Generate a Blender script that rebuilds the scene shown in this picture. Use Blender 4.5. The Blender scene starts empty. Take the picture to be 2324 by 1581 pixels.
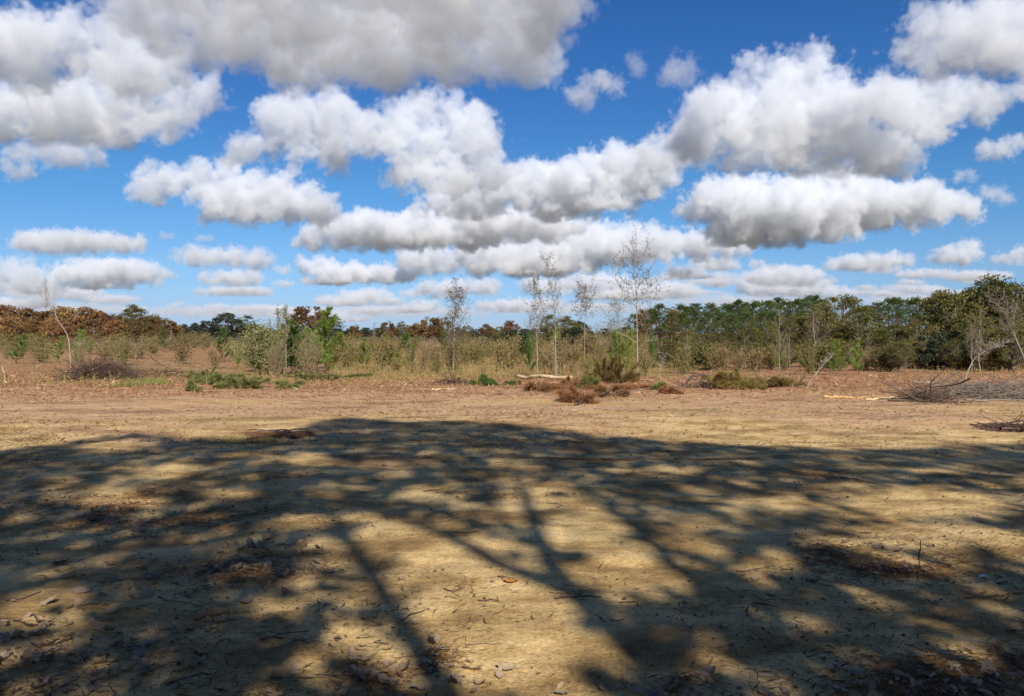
import bpy, math, random, time
import numpy as np
from mathutils import Vector
T0 = time.time()
S = bpy.context.scene
COL = S.collection
# ------------------------------------------------------------------ camera, sky, sun, exposure
F = 1723.0      # focal length in the 2324-wide measuring grid
HV = 757.0      # row of the horizon in that grid
EYE = 1.6
SUN_EL, SUN_A = 38.0, 14.0
cam = bpy.data.cameras.new('camera'); co = bpy.data.objects.new('camera', cam); COL.objects.link(co); S.camera = co
co.location = (0, 0, EYE); co.rotation_euler = (math.pi/2, 0, 0)
cam.sensor_width = 36; cam.lens = 36*F/2324; cam.shift_y = -33.5/2324; cam.clip_start = .05; cam.clip_end = 2e5
world = bpy.data.worlds.new('World'); S.world = world; world.use_nodes = True
wt = world.node_tree; bg = wt.nodes['Background']
sky = wt.nodes.new('ShaderNodeTexSky'); sky.sky_type = 'NISHITA'; sky.sun_disc = False
sky.sun_elevation = math.radians(SUN_EL); sky.sun_rotation = math.radians(180-SUN_A)
sky.air_density = 1.0; sky.dust_density = 0.0; sky.ozone_density = 3.0
def grade(nt, sk, bg):
    # white balance of the clear sky: blue kept, red and green follow it (clean, dry autumn air without a yellow horizon)
    L = nt.links.new
    sp = nt.nodes.new('ShaderNodeSeparateColor'); L(sk.outputs[0], sp.inputs[0]); cb = nt.nodes.new('ShaderNodeCombineColor')
    for i, pts in ((0, ((.28,.045),(.40,.14),(.63,.30),(1.0,.45),(1.45,.56))), (1, ((.53,.285),(.66,.46),(.89,.61),(1.1,.69),(1.4,.76)))):
        d = nt.nodes.new('ShaderNodeMath'); d.operation = 'DIVIDE'; L(sp.outputs[i], d.inputs[0]); L(sp.outputs[2], d.inputs[1])
        h = nt.nodes.new('ShaderNodeMath'); h.operation = 'MULTIPLY'; L(d.outputs[0], h.inputs[0]); h.inputs[1].default_value = .5
        r = nt.nodes.new('ShaderNodeValToRGB'); e = r.color_ramp.elements
        while len(e) < len(pts): e.new(.5)
        for j, (x, y) in enumerate(pts): e[j].position = x/2; e[j].color = (y, y, y, 1)
        L(h.outputs[0], r.inputs[0]); m = nt.nodes.new('ShaderNodeMath'); m.operation = 'MULTIPLY'
        L(r.outputs[0], m.inputs[0]); L(sp.outputs[2], m.inputs[1]); L(m.outputs[0], cb.inputs[i])
    L(sp.outputs[2], cb.inputs[2]); L(cb.outputs[0], bg.inputs[0])
grade(wt, sky, bg); bg.inputs[1].default_value = .077
SA, SE = math.radians(SUN_A), math.radians(SUN_EL)
sun = bpy.data.lights.new('sun', 'SUN'); so = bpy.data.objects.new('sun', sun); COL.objects.link(so)
sun.energy = 5.0; sun.angle = math.radians(.7); sun.color = (1, .94, .84)
so.rotation_euler = Vector((-math.sin(SA)*math.cos(SE), math.cos(SA)*math.cos(SE), -math.sin(SE))).to_track_quat('-Z', 'Y').to_euler()
S.view_settings.view_transform = 'Standard'; S.view_settings.look = 'None'; S.view_settings.exposure = 0.36; S.view_settings.gamma = 1
S.view_settings.use_curve_mapping = False
cy = S.cycles
cy.use_denoising = True; cy.max_bounces = 12; cy.diffuse_bounces = 3; cy.glossy_bounces = 2; cy.transmission_bounces = 4
cy.volume_bounces = 10; cy.transparent_max_bounces = 8; cy.volume_step_rate = 2.0; cy.volume_max_steps = 400
cy.caustics_reflective = False; cy.caustics_refractive = False

# ------------------------------------------------------------------ noise and terrain
_tab = np.random.default_rng(7).random((256, 256))
def vn(x, y):
    xi = np.floor(x).astype(int); yi = np.floor(y).astype(int); fx = x-xi; fy = y-yi
    fx = fx*fx*(3-2*fx); fy = fy*fy*(3-2*fy)
    a = _tab[xi & 255, yi & 255]; b = _tab[(xi+1) & 255, yi & 255]; c = _tab[xi & 255, (yi+1) & 255]; d = _tab[(xi+1) & 255, (yi+1) & 255]
    return (a*(1-fx)+b*fx)*(1-fy)+(c*(1-fx)+d*fx)*fy
def fbm(x, y, o=4, g=.5):
    x = np.asarray(x, float); y = np.asarray(y, float); s = 0; a = 1; t = 0
    for i in range(o):
        s = s+a*(vn(x+i*17.3, y+i*9.1)-.5); t += a; a *= g; x = x*2.03; y = y*2.03
    return s/t
_PY = np.array([-4000, 0, 10, 16, 24, 30, 40, 50, 65, 90, 140, 250, 400, 6e4]); _PZ = np.array([0, 0, 0, -.03, -.2, -.42, -.85, -1.2, -1.55, -1.8, -1.95, -2.0, -2.0, -2.0])
def tz(x, y):
    x = np.asarray(x, float); y = np.asarray(y, float)
    z = np.interp(y, _PY, _PZ)
    near = np.clip((y-14)/16, 0, 1)
    z = z + fbm(x*.35, y*.35)*(.10+.16*near) + fbm(x*1.6+40, y*2.2, 3)*(.035+.05*near)
    # a low graded lip along the far side of the scraped strip, scuffed soil near by
    z = z + .05*np.exp(-((y-13.6-.25*x*.3)/.9)**2) - .018*np.exp(-((np.mod(y-.16*x+.25*np.sin(x*.5), 2.1)-1)/.13)**2)*(y < 17)*(y > 5)*np.clip(fbm(x*.4, y*.3, 2)*5+.3, 0, 1) + fbm(x*5, y*7, 3)*.03*np.clip(1.4-y/30, .3, 1)
    return z
def G(u, v):
    """the ground point seen at (u, v) of the measuring grid"""
    t = max((v-HV)/F, 1e-3); y = EYE/t
    for i in range(30):
        yn = (EYE-float(tz((u-1162)/F*y, y)))/t; y = .5*y+.5*yn
    x = (u-1162)/F*y
    return np.array([x, y, float(tz(x, y))])
def at(u, d):
    x = (u-1162)/F*d
    return np.array([x, d, float(tz(x, d))])
def top_z(v, d): return EYE+(HV-v)/F*d
def P3(u, v, d): return np.array([(u-1162)/F*d, d, top_z(v, d)])

# ------------------------------------------------------------------ mesh helpers
class Geo:
    def __init__(s): s.V = []; s.Q = []; s.T = []; s.n = 0
    def add(s, V, Q=None, T=None):
        V = np.asarray(V, float).reshape(-1, 3)
        if Q is not None: s.Q.append(np.asarray(Q, int).reshape(-1, 4)+s.n)
        if T is not None: s.T.append(np.asarray(T, int).reshape(-1, 3)+s.n)
        s.V.append(V); s.n += len(V); return s
    def mesh(s, name, mat, smooth=False):
        V = np.concatenate(s.V) if s.V else np.zeros((0, 3))
        Q = np.concatenate(s.Q) if s.Q else np.zeros((0, 4), int); T = np.concatenate(s.T) if s.T else np.zeros((0, 3), int)
        me = bpy.data.meshes.new(name); me.vertices.add(len(V)); me.vertices.foreach_set('co', V.astype(np.float32).ravel())
        nl = len(Q)*4+len(T)*3; me.loops.add(nl); me.loops.foreach_set('vertex_index', np.concatenate([Q.ravel(), T.ravel()]).astype(np.int32))
        me.polygons.add(len(Q)+len(T))
        ls = np.concatenate([np.arange(len(Q))*4, len(Q)*4+np.arange(len(T))*3]).astype(np.int32)
        me.polygons.foreach_set('loop_start', ls)
        me.polygons.foreach_set('loop_total', np.concatenate([np.full(len(Q), 4), np.full(len(T), 3)]).astype(np.int32))
        if smooth: me.polygons.foreach_set('use_smooth', np.ones(len(Q)+len(T), bool))
        me.update(calc_edges=True)
        if mat: me.materials.append(mat)
        return me
def unit(a): return a/np.maximum(np.linalg.norm(a, axis=-1, keepdims=True), 1e-9)
def frame(d):
    d = unit(d); ref = np.where(np.abs(d[..., 2:3]) < .9, np.array([0, 0, 1.]), np.array([1., 0, 0]))
    a = unit(np.cross(ref, d)); return a, np.cross(d, a)
def segs(g, A, B, ra, rb, sides=3):
    A = np.asarray(A, float).reshape(-1, 3); B = np.asarray(B, float).reshape(-1, 3); n = len(A)
    if n == 0: return g
    ra = np.broadcast_to(ra, n).astype(float); rb = np.broadcast_to(rb, n).astype(float)
    p, q = frame(B-A); an = np.arange(sides)*2*math.pi/sides; c, s_ = np.cos(an), np.sin(an)
    o = p[:, None]*c[None, :, None]+q[:, None]*s_[None, :, None]
    V = np.concatenate([A[:, None]+o*ra[:, None, None], B[:, None]+o*rb[:, None, None]], 1)
    i = np.arange(sides); j = (i+1) % sides; f = np.stack([i, j, j+sides, i+sides], 1)
    return g.add(V.reshape(-1, 3), (f[None]+(np.arange(n)*2*sides)[:, None, None]).reshape(-1, 4))
def tube(g, P, R, sides=7, cap=True):
    P = np.asarray(P, float); R = np.broadcast_to(R, len(P)).astype(float); n = len(P)
    d = np.gradient(P, axis=0); a, b = frame(d)
    for i in range(1, n):
        a[i] = unit(a[i-1]-d[i]*np.dot(a[i-1], d[i])/max(np.dot(d[i], d[i]), 1e-9)); b[i] = np.cross(unit(d[i]), a[i])
    an = np.arange(sides)*2*math.pi/sides
    V = P[:, None]+(a[:, None]*np.cos(an)[None, :, None]+b[:, None]*np.sin(an)[None, :, None])*R[:, None, None]
    i = np.arange(sides); j = (i+1) % sides; f = np.stack([i, j, j+sides, i+sides], 1)
    Q = (f[None]+(np.arange(n-1)*sides)[:, None, None]).reshape(-1, 4); V = V.reshape(-1, 3)
    if cap:
        V = np.concatenate([V, P[:1], P[-1:]]); k = n*sides
        g.add(V, Q, np.concatenate([np.stack([j, i, np.full(sides, k)], 1), np.stack([i+(n-1)*sides, j+(n-1)*sides, np.full(sides, k+1)], 1)]))
    else: g.add(V, Q)
    return g
def leaves(g, C, size, rng, asp=.5, up=.0, fold=.25):
    """pointed leaves, each two folded triangles pairs"""
    C = np.asarray(C, float).reshape(-1, 3); n = len(C)
    if n == 0: return g
    s = np.broadcast_to(size, n)*(.65+.7*rng.random(n))
    d = unit(rng.normal(size=(n, 3))+np.array([0, 0, up])); a, b = frame(d); r = rng.random(n)*6.283
    w = a*np.cos(r)[:, None]+b*np.sin(r)[:, None]; nn = np.cross(d, w)
    L = d*s[:, None]*.5; W = w*(s*asp*.5)[:, None]; H = nn*(s*asp*fold)[:, None]
    V = np.stack([C-L, C+W+H, C+L, C-W+H], 1).reshape(-1, 3); i = np.arange(n)[:, None]*4
    return g.add(V, None, np.concatenate([np.array([0, 1, 2])+i, np.array([0, 2, 3])+i]))
def needles(g, C, D, ln, wd, rng, spread=.6, per=6):
    """bundles of needles: thin triangles leaving C along D"""
    C = np.repeat(np.asarray(C, float).reshape(-1, 3), per, 0); D = np.repeat(np.asarray(D, float).reshape(-1, 3), per, 0); n = len(C)
    d = unit(unit(D)+rng.normal(size=(n, 3))*spread); l = ln*(.6+.6*rng.random(n)); a, b = frame(d); r = rng.random(n)*6.283
    w = (a*np.cos(r)[:, None]+b*np.sin(r)[:, None])*wd*.5
    tip = C+d*l[:, None]; tip[:, 2] -= l*.12
    V = np.stack([C-w, C+w, tip], 1).reshape(-1, 3)
    return g.add(V, None, np.array([[0, 1, 2]])+np.arange(n)[:, None]*3)

# ------------------------------------------------------------------ materials
def N(t, typ, **k):
    n = t.nodes.new(typ)
    for a, b in k.items(): setattr(n, a, b)
    return n
def mat_base(name):
    m = bpy.data.materials.new(name); m.use_nodes = True; t = m.node_tree; t.nodes.clear()
    return m, t, N(t, 'ShaderNodeOutputMaterial')
def ramp(t, fac, cols, pos=None, interp='LINEAR'):
    r = N(t, 'ShaderNodeValToRGB'); r.color_ramp.interpolation = interp; e = r.color_ramp.elements
    while len(e) < len(cols): e.new(.5)
    for i, c in enumerate(cols):
        e[i].position = pos[i] if pos else i/(len(cols)-1); e[i].color = (*c, 1) if len(c) == 3 else c
    t.links.new(fac, r.inputs[0]); return r.outputs[0]
def leaf_mat(name, cols, trans=.3, rough=.6):
    """each leaf takes its own colour from the list, each plant a little of its own"""
    m, t, o = mat_base(name); L = t.links.new
    ge = N(t, 'ShaderNodeNewGeometry'); oi = N(t, 'ShaderNodeObjectInfo')
    c = ramp(t, ge.outputs['Random Per Island'], cols)
    hs = N(t, 'ShaderNodeHueSaturation'); L(c, hs.inputs['Color'])
    mh = N(t, 'ShaderNodeMapRange'); mh.inputs[3].default_value = .485; mh.inputs[4].default_value = .515; L(oi.outputs['Random'], mh.inputs[0]); L(mh.outputs[0], hs.inputs['Hue'])
    mv = N(t, 'ShaderNodeMapRange'); mv.inputs[3].default_value = .8; mv.inputs[4].default_value = 1.22
    fr = N(t, 'ShaderNodeMath', operation='FRACT'); mu = N(t, 'ShaderNodeMath', operation='MULTIPLY'); mu.inputs[1].default_value = 7.31; L(oi.outputs['Random'], mu.inputs[0]); L(mu.outputs[0], fr.inputs[0]); L(fr.outputs[0], mv.inputs[0]); L(mv.outputs[0], hs.inputs['Value'])
    p = N(t, 'ShaderNodeBsdfPrincipled'); p.inputs['Roughness'].default_value = rough; p.inputs['Specular IOR Level'].default_value = .25; L(hs.outputs[0], p.inputs['Base Color'])
    if trans:
        tr = N(t, 'ShaderNodeBsdfTranslucent'); L(hs.outputs[0], tr.inputs[0]); mx = N(t, 'ShaderNodeMixShader'); mx.inputs[0].default_value = trans
        L(p.outputs[0], mx.inputs[1]); L(tr.outputs[0], mx.inputs[2]); L(mx.outputs[0], o.inputs[0])
    else: L(p.outputs[0], o.inputs[0])
    return m
def bark_mat(name, c1, c2, scale=6.0, rough=.9, stretch=(1, 1, .25)):
    m, t, o = mat_base(name); L = t.links.new
    tc = N(t, 'ShaderNodeTexCoord'); mp = N(t, 'ShaderNodeMapping'); mp.inputs['Scale'].default_value = stretch; L(tc.outputs['Object'], mp.inputs[0])
    n = N(t, 'ShaderNodeTexNoise'); n.inputs['Scale'].default_value = scale; n.inputs['Detail'].default_value = 5; n.inputs['Roughness'].default_value = .65; L(mp.outputs[0], n.inputs['Vector'])
    ge = N(t, 'ShaderNodeNewGeometry'); ad = N(t, 'ShaderNodeMath', operation='MULTIPLY_ADD'); L(ge.outputs['Random Per Island'], ad.inputs[0]); ad.inputs[1].default_value = .3; L(n.outputs[0], ad.inputs[2])
    c = ramp(t, ad.outputs[0], [c1, c2], [.4, .85])
    p = N(t, 'ShaderNodeBsdfPrincipled'); p.inputs['Roughness'].default_value = rough; p.inputs['Specular IOR Level'].default_value = .2; L(c, p.inputs['Base Color'])
    b = N(t, 'ShaderNodeBump'); b.inputs['Strength'].default_value = .5; b.inputs['Distance'].default_value = .02; L(n.outputs[0], b.inputs['Height']); L(b.outputs[0], p.inputs['Normal'])
    L(p.outputs[0], o.inputs[0]); return m
M = {}
M['olive'] = leaf_mat('olive_leaf', [(.115,.12,.026),(.18,.17,.04),(.24,.21,.055),(.29,.21,.07)])
M['olive_tree'] = leaf_mat('olive_tree_leaf', [(.075,.085,.022),(.125,.125,.034),(.175,.155,.046),(.215,.16,.052)])
M['olive_dark'] = leaf_mat('dark_olive_leaf', [(.07,.08,.02),(.12,.12,.032),(.18,.155,.043),(.22,.175,.05)])
M['tan_leaf'] = leaf_mat('tan_leaf', [(.20,.145,.05),(.27,.185,.07),(.33,.24,.09),(.22,.21,.065)])
M['yellow_green'] = leaf_mat('yellow_green_leaf', [(.12,.15,.026),(.18,.20,.036),(.25,.24,.05),(.24,.17,.055)])
M['rust'] = leaf_mat('rust_leaf', [(.19,.105,.045),(.27,.145,.055),(.33,.185,.07),(.20,.145,.055)])
M['red'] = leaf_mat('red_leaf', [(.14,.07,.04),(.20,.10,.05),(.20,.125,.055)])
M['brown_leaf'] = leaf_mat('brown_leaf', [(.13,.075,.03),(.18,.11,.04),(.22,.14,.05)])
M['evergreen'] = leaf_mat('dark_evergreen_leaf', [(.018,.03,.014),(.03,.045,.02),(.045,.06,.025)], .15)
M['pine'] = leaf_mat('pine_needle', [(.045,.078,.018),(.075,.118,.026),(.105,.15,.032),(.135,.165,.038)], .25)
M['young_pine'] = leaf_mat('young_pine_needle', [(.17,.26,.045),(.23,.33,.06),(.28,.36,.075),(.32,.33,.09)], .4)
M['deep_pine'] = leaf_mat('deep_pine_needle', [(.07,.135,.03),(.11,.19,.04),(.16,.24,.05)], .35)  # darker green needle colours for some young pines and tufts
M['cut_pine'] = leaf_mat('cut_pine_needle', [(.13,.155,.04),(.19,.205,.055),(.24,.24,.075),(.27,.23,.10)], .25)
M['wilt_pine'] = leaf_mat('wilting_pine_needle', [(.16,.15,.04),(.22,.19,.05),(.27,.19,.06),(.22,.12,.04)], .25)
M['dead_pine'] = leaf_mat('dead_pine_needle', [(.20,.09,.035),(.29,.145,.055),(.36,.205,.085),(.24,.13,.055)], .2)
M['straw'] = leaf_mat('pine_straw', [(.15,.062,.024),(.24,.11,.042),(.32,.17,.07),(.20,.10,.042)], .1)
M['willow'] = leaf_mat('willow_leaf', [(.15,.18,.055),(.22,.25,.085),(.30,.31,.13),(.22,.18,.07)])
M['field_straw'] = leaf_mat('field_straw', [(.24,.11,.045),(.36,.18,.08),(.46,.27,.13),(.30,.14,.06),(.52,.36,.2)], .1)
M['sparse'] = leaf_mat('sapling_leaf', [(.09,.10,.03),(.15,.15,.04),(.21,.18,.055),(.17,.11,.045)], .4)
M['haze_leaf'] = leaf_mat('far_haze_leaf', [(.028,.037,.026),(.04,.05,.033),(.055,.062,.04)], .1)  # distance haze put into the leaf colour of the far trees
M['weed'] = leaf_mat('dry_weed', [(.22,.18,.055),(.28,.22,.075),(.36,.27,.11),(.24,.25,.06),(.17,.21,.045)], .25)
M['grass'] = leaf_mat('green_grass', [(.13,.18,.03),(.20,.24,.05),(.27,.27,.08)], .3)
M['bark'] = bark_mat('grey_bark', (.13,.10,.075), (.30,.25,.20))
M['pale_bark'] = bark_mat('pale_bark', (.19,.155,.12), (.44,.385,.32), 14)
M['brown_bark'] = bark_mat('brown_bark', (.085,.055,.04), (.20,.14,.10))
M['pine_bark'] = bark_mat('pine_bark', (.10,.06,.042), (.24,.15,.11))
M['dark_twig'] = bark_mat('dark_twig', (.055,.032,.026), (.15,.095,.075))
M['tan_twig'] = bark_mat('tan_twig', (.20,.145,.08), (.36,.27,.16))
M['bare_wood'] = bark_mat('stripped_wood', (.50,.35,.18), (.74,.59,.36), 5)
M['orange_wood'] = bark_mat('torn_pine_wood', (.40,.22,.09), (.66,.43,.20), 5)
M['white_scrap'] = bark_mat('white_paper', (.62,.62,.60), (.82,.82,.80), 20)
M['orange_leaf'] = leaf_mat('orange_leaf', [(.42,.17,.03),(.46,.22,.05)], .2)
M['dry_leaf'] = leaf_mat('dry_fallen_leaf', [(.11,.07,.04),(.19,.125,.075),(.29,.205,.13),(.38,.29,.20),(.16,.085,.045)], .12, .7)
M['litter'] = leaf_mat('twig_litter', [(.05,.03,.018),(.09,.055,.03),(.15,.092,.05),(.08,.05,.03),(.26,.18,.105)], .0, .85)
M['chips'] = leaf_mat('wood_chip', [(.15,.075,.035),(.26,.13,.06),(.36,.21,.10),(.48,.33,.18),(.20,.095,.045),(.62,.48,.29)], .0, .85)

# ------------------------------------------------------------------ things
def empty(name, loc, label, cat, group=None, rot=0, sc=1):
    o = bpy.data.objects.new(name, None); COL.objects.link(o); o.location = loc; o.rotation_euler = (0, 0, rot); o.scale = (sc,)*3 if np.isscalar(sc) else sc
    o.empty_display_size = .2; o['label'] = label; o['category'] = cat
    if group: o['group'] = group
    return o
def part(name, me, parent, kind=None):
    o = bpy.data.objects.new(name, me); COL.objects.link(o); o.parent = parent
    if kind: o['kind'] = kind
    return o
LABELS = set()
def single(name, me, label=None, cat=None, group=None, kind=None, loc=(0, 0, 0)):
    o = bpy.data.objects.new(name, me); COL.objects.link(o); o.location = loc
    if label: o['label'] = label
    if cat: o['category'] = cat
    if group: o['group'] = group
    if kind: o['kind'] = kind
    return o
def plant(proto, name, loc, sc, rot, label, cat, group=None):
    e = empty(name, loc, label, cat, group, rot, sc)
    tr = None
    for pn, me in proto:
        o = part(pn, me, tr if tr is not None and pn in ('branches', 'branch_stub') else e)
        if pn == 'trunk': tr = o
    return e
def nth(i): return ['first', 'second', 'third', 'fourth', 'fifth', 'sixth', 'seventh', 'eighth', 'ninth', 'tenth', 'eleventh', 'twelfth'][i] if i < 12 else '%dth' % (i+1)
LAND = [(-20,'the left edge'),(105,'the feathery bare tree'),(162,'the bent white sapling'),(230,'the left brush pile'),(304,'the round green tree'),(380,'the dead snags'),(512,'the tall dark oak'),(650,'the straight pale trunk'),(739,'the tall bright pine'),(824,'the smaller bright pine'),(937,'the leaning dark pine'),(1029,'the leafy sapling'),(1095,'the bushy green tuft'),(1220,'the first white sapling'),(1262,'the twin stemmed sapling'),(1326,'the leafy topped sapling'),(1400,'the pale leaved sapling'),(1447,'the tallest sapling'),(1502,'the arching stem'),(1600,'the crooked branch'),(1690,'the wilted pine'),(1768,'the slim pale trunk'),(1846,'the vase shaped tree'),(1910,'the large domed tree'),(1970,'the small straight trunk'),(2040,'the bright pines'),(2120,'the black green bush'),(2190,'the leaning white trunk'),(2276,'the tallest right tree'),(2340,'the right edge')]
def near(u):
    a, nm = min(LAND, key=lambda q: abs(q[0]-u)); return ('in line with ' if abs(u-a) < 11 else 'just left of ' if u < a else 'just right of ')+nm
# ------------------------------------------------------------------ the ground: one sheet out to the horizon
def axis(fine0, fine1, step, far, grow=1.13):
    a = list(np.arange(fine0, fine1, step)); s = step; x = a[-1]
    while x < far: s = min(s*grow, 6e3); x += s; a.append(x)
    s = step; x = a[0]; b = []
    while x > -far: s = min(s*grow, 6e3); x -= s; b.append(x)
    return np.array(b[::-1]+a)
def ground():
    X = axis(-9, 9, .07, 4e4, 1.06); Y = []; y = 2.3; s = .045
    while y < 4e4: Y.append(y); s = min(s*(1.008 if y < 20 else 1.02 if y < 90 else 1.12), 6e3); y += s
    y = 2.3; s = .06; B = []
    while y > -4e4: s = min(s*1.2, 8e3); y -= s; B.append(y)
    Y = np.array(B[::-1]+Y); gx, gy = np.meshgrid(X, Y); z = tz(gx, gy)
    V = np.stack([gx, gy, z], -1).reshape(-1, 3); nx, ny = len(X), len(Y)
    i = (np.arange(ny-1)[:, None]*nx+np.arange(nx-1)[None]).ravel()
    g = Geo(); g.add(V, np.stack([i, i+1, i+1+nx, i+nx], 1))
    m, t, o = mat_base('sandy_soil'); L = t.links.new
    tc = N(t, 'ShaderNodeTexCoord'); xyz = N(t, 'ShaderNodeSeparateXYZ'); L(tc.outputs['Object'], xyz.inputs[0])
    def MP(sx, sy, rot=0):
        mp = N(t, 'ShaderNodeMapping'); mp.inputs['Scale'].default_value = (sx, sy, 1); mp.inputs['Rotation'].default_value = (0, 0, rot); L(tc.outputs['Object'], mp.inputs[0]); return mp.outputs[0]
    def NZ(vec, sc, det=5, ro=.6):
        n = N(t, 'ShaderNodeTexNoise'); n.inputs['Scale'].default_value = sc; n.inputs['Detail'].default_value = det; n.inputs['Roughness'].default_value = ro; L(vec, n.inputs['Vector']); return n.outputs[0]
    def MA(op, *a):
        n = N(t, 'ShaderNodeMath', operation=op)
        for i_, x in enumerate(a):
            if isinstance(x, (int, float)): n.inputs[i_].default_value = x
            else: L(x, n.inputs[i_])
        return n.outputs[0]
    def SS(x, a, b, lo=0., hi=1.):
        r = N(t, 'ShaderNodeMapRange', interpolation_type='SMOOTHSTEP'); L(x, r.inputs[0]); r.inputs[1].default_value = a; r.inputs[2].default_value = b; r.inputs[3].default_value = lo; r.inputs[4].default_value = hi; return r.outputs[0]
    def MIX(f, a, b):
        n = N(t, 'ShaderNodeMix', data_type='RGBA'); L(f, n.inputs[0]); 
        for k, x in ((6, a), (7, b)):
            if isinstance(x, tuple): n.inputs[k].default_value = (*x, 1)
            else: L(x, n.inputs[k])
        return n.outputs[2]
    flat = MP(1, 1); big = NZ(flat, .22, 4); mid = NZ(flat, 1.3, 6); streak = NZ(MP(.75, 1.5, .12), 1.5, 6, .65); grain = NZ(flat, 42, 6, .75); pebb = NZ(flat, 9, 6, .7)
    sand = ramp(t, MA('ADD', MA('MULTIPLY', mid, .45), MA('MULTIPLY', streak, .55)), [(.15,.092,.042),(.37,.24,.095),(.62,.435,.198),(.73,.545,.275)], [.34,.45,.54,.68])
    lot = ramp(t, MA('ADD', MA('MULTIPLY', streak, .5), MA('MULTIPLY', pebb, .5)), [(.25,.14,.07),(.43,.26,.135),(.54,.35,.195),(.58,.41,.25)], [.32,.44,.54,.68])
    lot = MIX(SS(NZ(MP(.1, .5), 1.0, 3), .52, .7), lot, (.52,.36,.14))
    field = ramp(t, MA('ADD', MA('MULTIPLY', NZ(MP(.5, 1.2), 1.1, 7, .7), .6), MA('MULTIPLY', pebb, .4)), [(.17,.075,.034),(.31,.15,.07),(.40,.225,.115),(.50,.33,.19)], [.33,.45,.55,.7])
    far = ramp(t, NZ(MP(.02, .02), 1.0, 5), [(.05,.055,.03),(.09,.08,.045),(.13,.10,.055)], [.35,.5,.65])
    y = MA('ADD', xyz.outputs[1], MA('MULTIPLY', MA('SUBTRACT', big, .5), 20.0))
    c = MIX(SS(y, 11.5, 15.5), sand, lot); c = MIX(SS(y, 17.5, 29.0), c, field); c = MIX(SS(y, 230, 420), c, far)
    # rusty straw stains and damp patches in the sand
    c = MIX(MA('MULTIPLY', SS(NZ(MP(.6, 1.3), .55, 6), .50, .68), .7), c, (.17,.10,.052))
    gr = N(t, 'ShaderNodeMix', data_type='RGBA', blend_type='MULTIPLY'); gr.inputs[0].default_value = 1; L(c, gr.inputs[6]); L(ramp(t, grain, [(.62,.6,.58),(1.12,1.12,1.12)], [.34,.60]), gr.inputs[7])
    p = N(t, 'ShaderNodeBsdfPrincipled'); p.inputs['Roughness'].default_value = .95; p.inputs['Specular IOR Level'].default_value = .1; L(gr.outputs[2], p.inputs['Base Color'])
    h = MA('ADD', MA('ADD', MA('MULTIPLY', pebb, 1.0), MA('MULTIPLY', grain, .35)), MA('MULTIPLY', NZ(flat, 3.2, 4), 1.2))
    b = N(t, 'ShaderNodeBump'); b.inputs['Strength'].default_value = .8; b.inputs['Distance'].default_value = .03; L(h, b.inputs['Height']); L(b.outputs[0], p.inputs['Normal'])
    L(p.outputs[0], o.inputs[0])
    return single('ground', g.mesh('ground', m, True), kind='structure')
ground()

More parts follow.
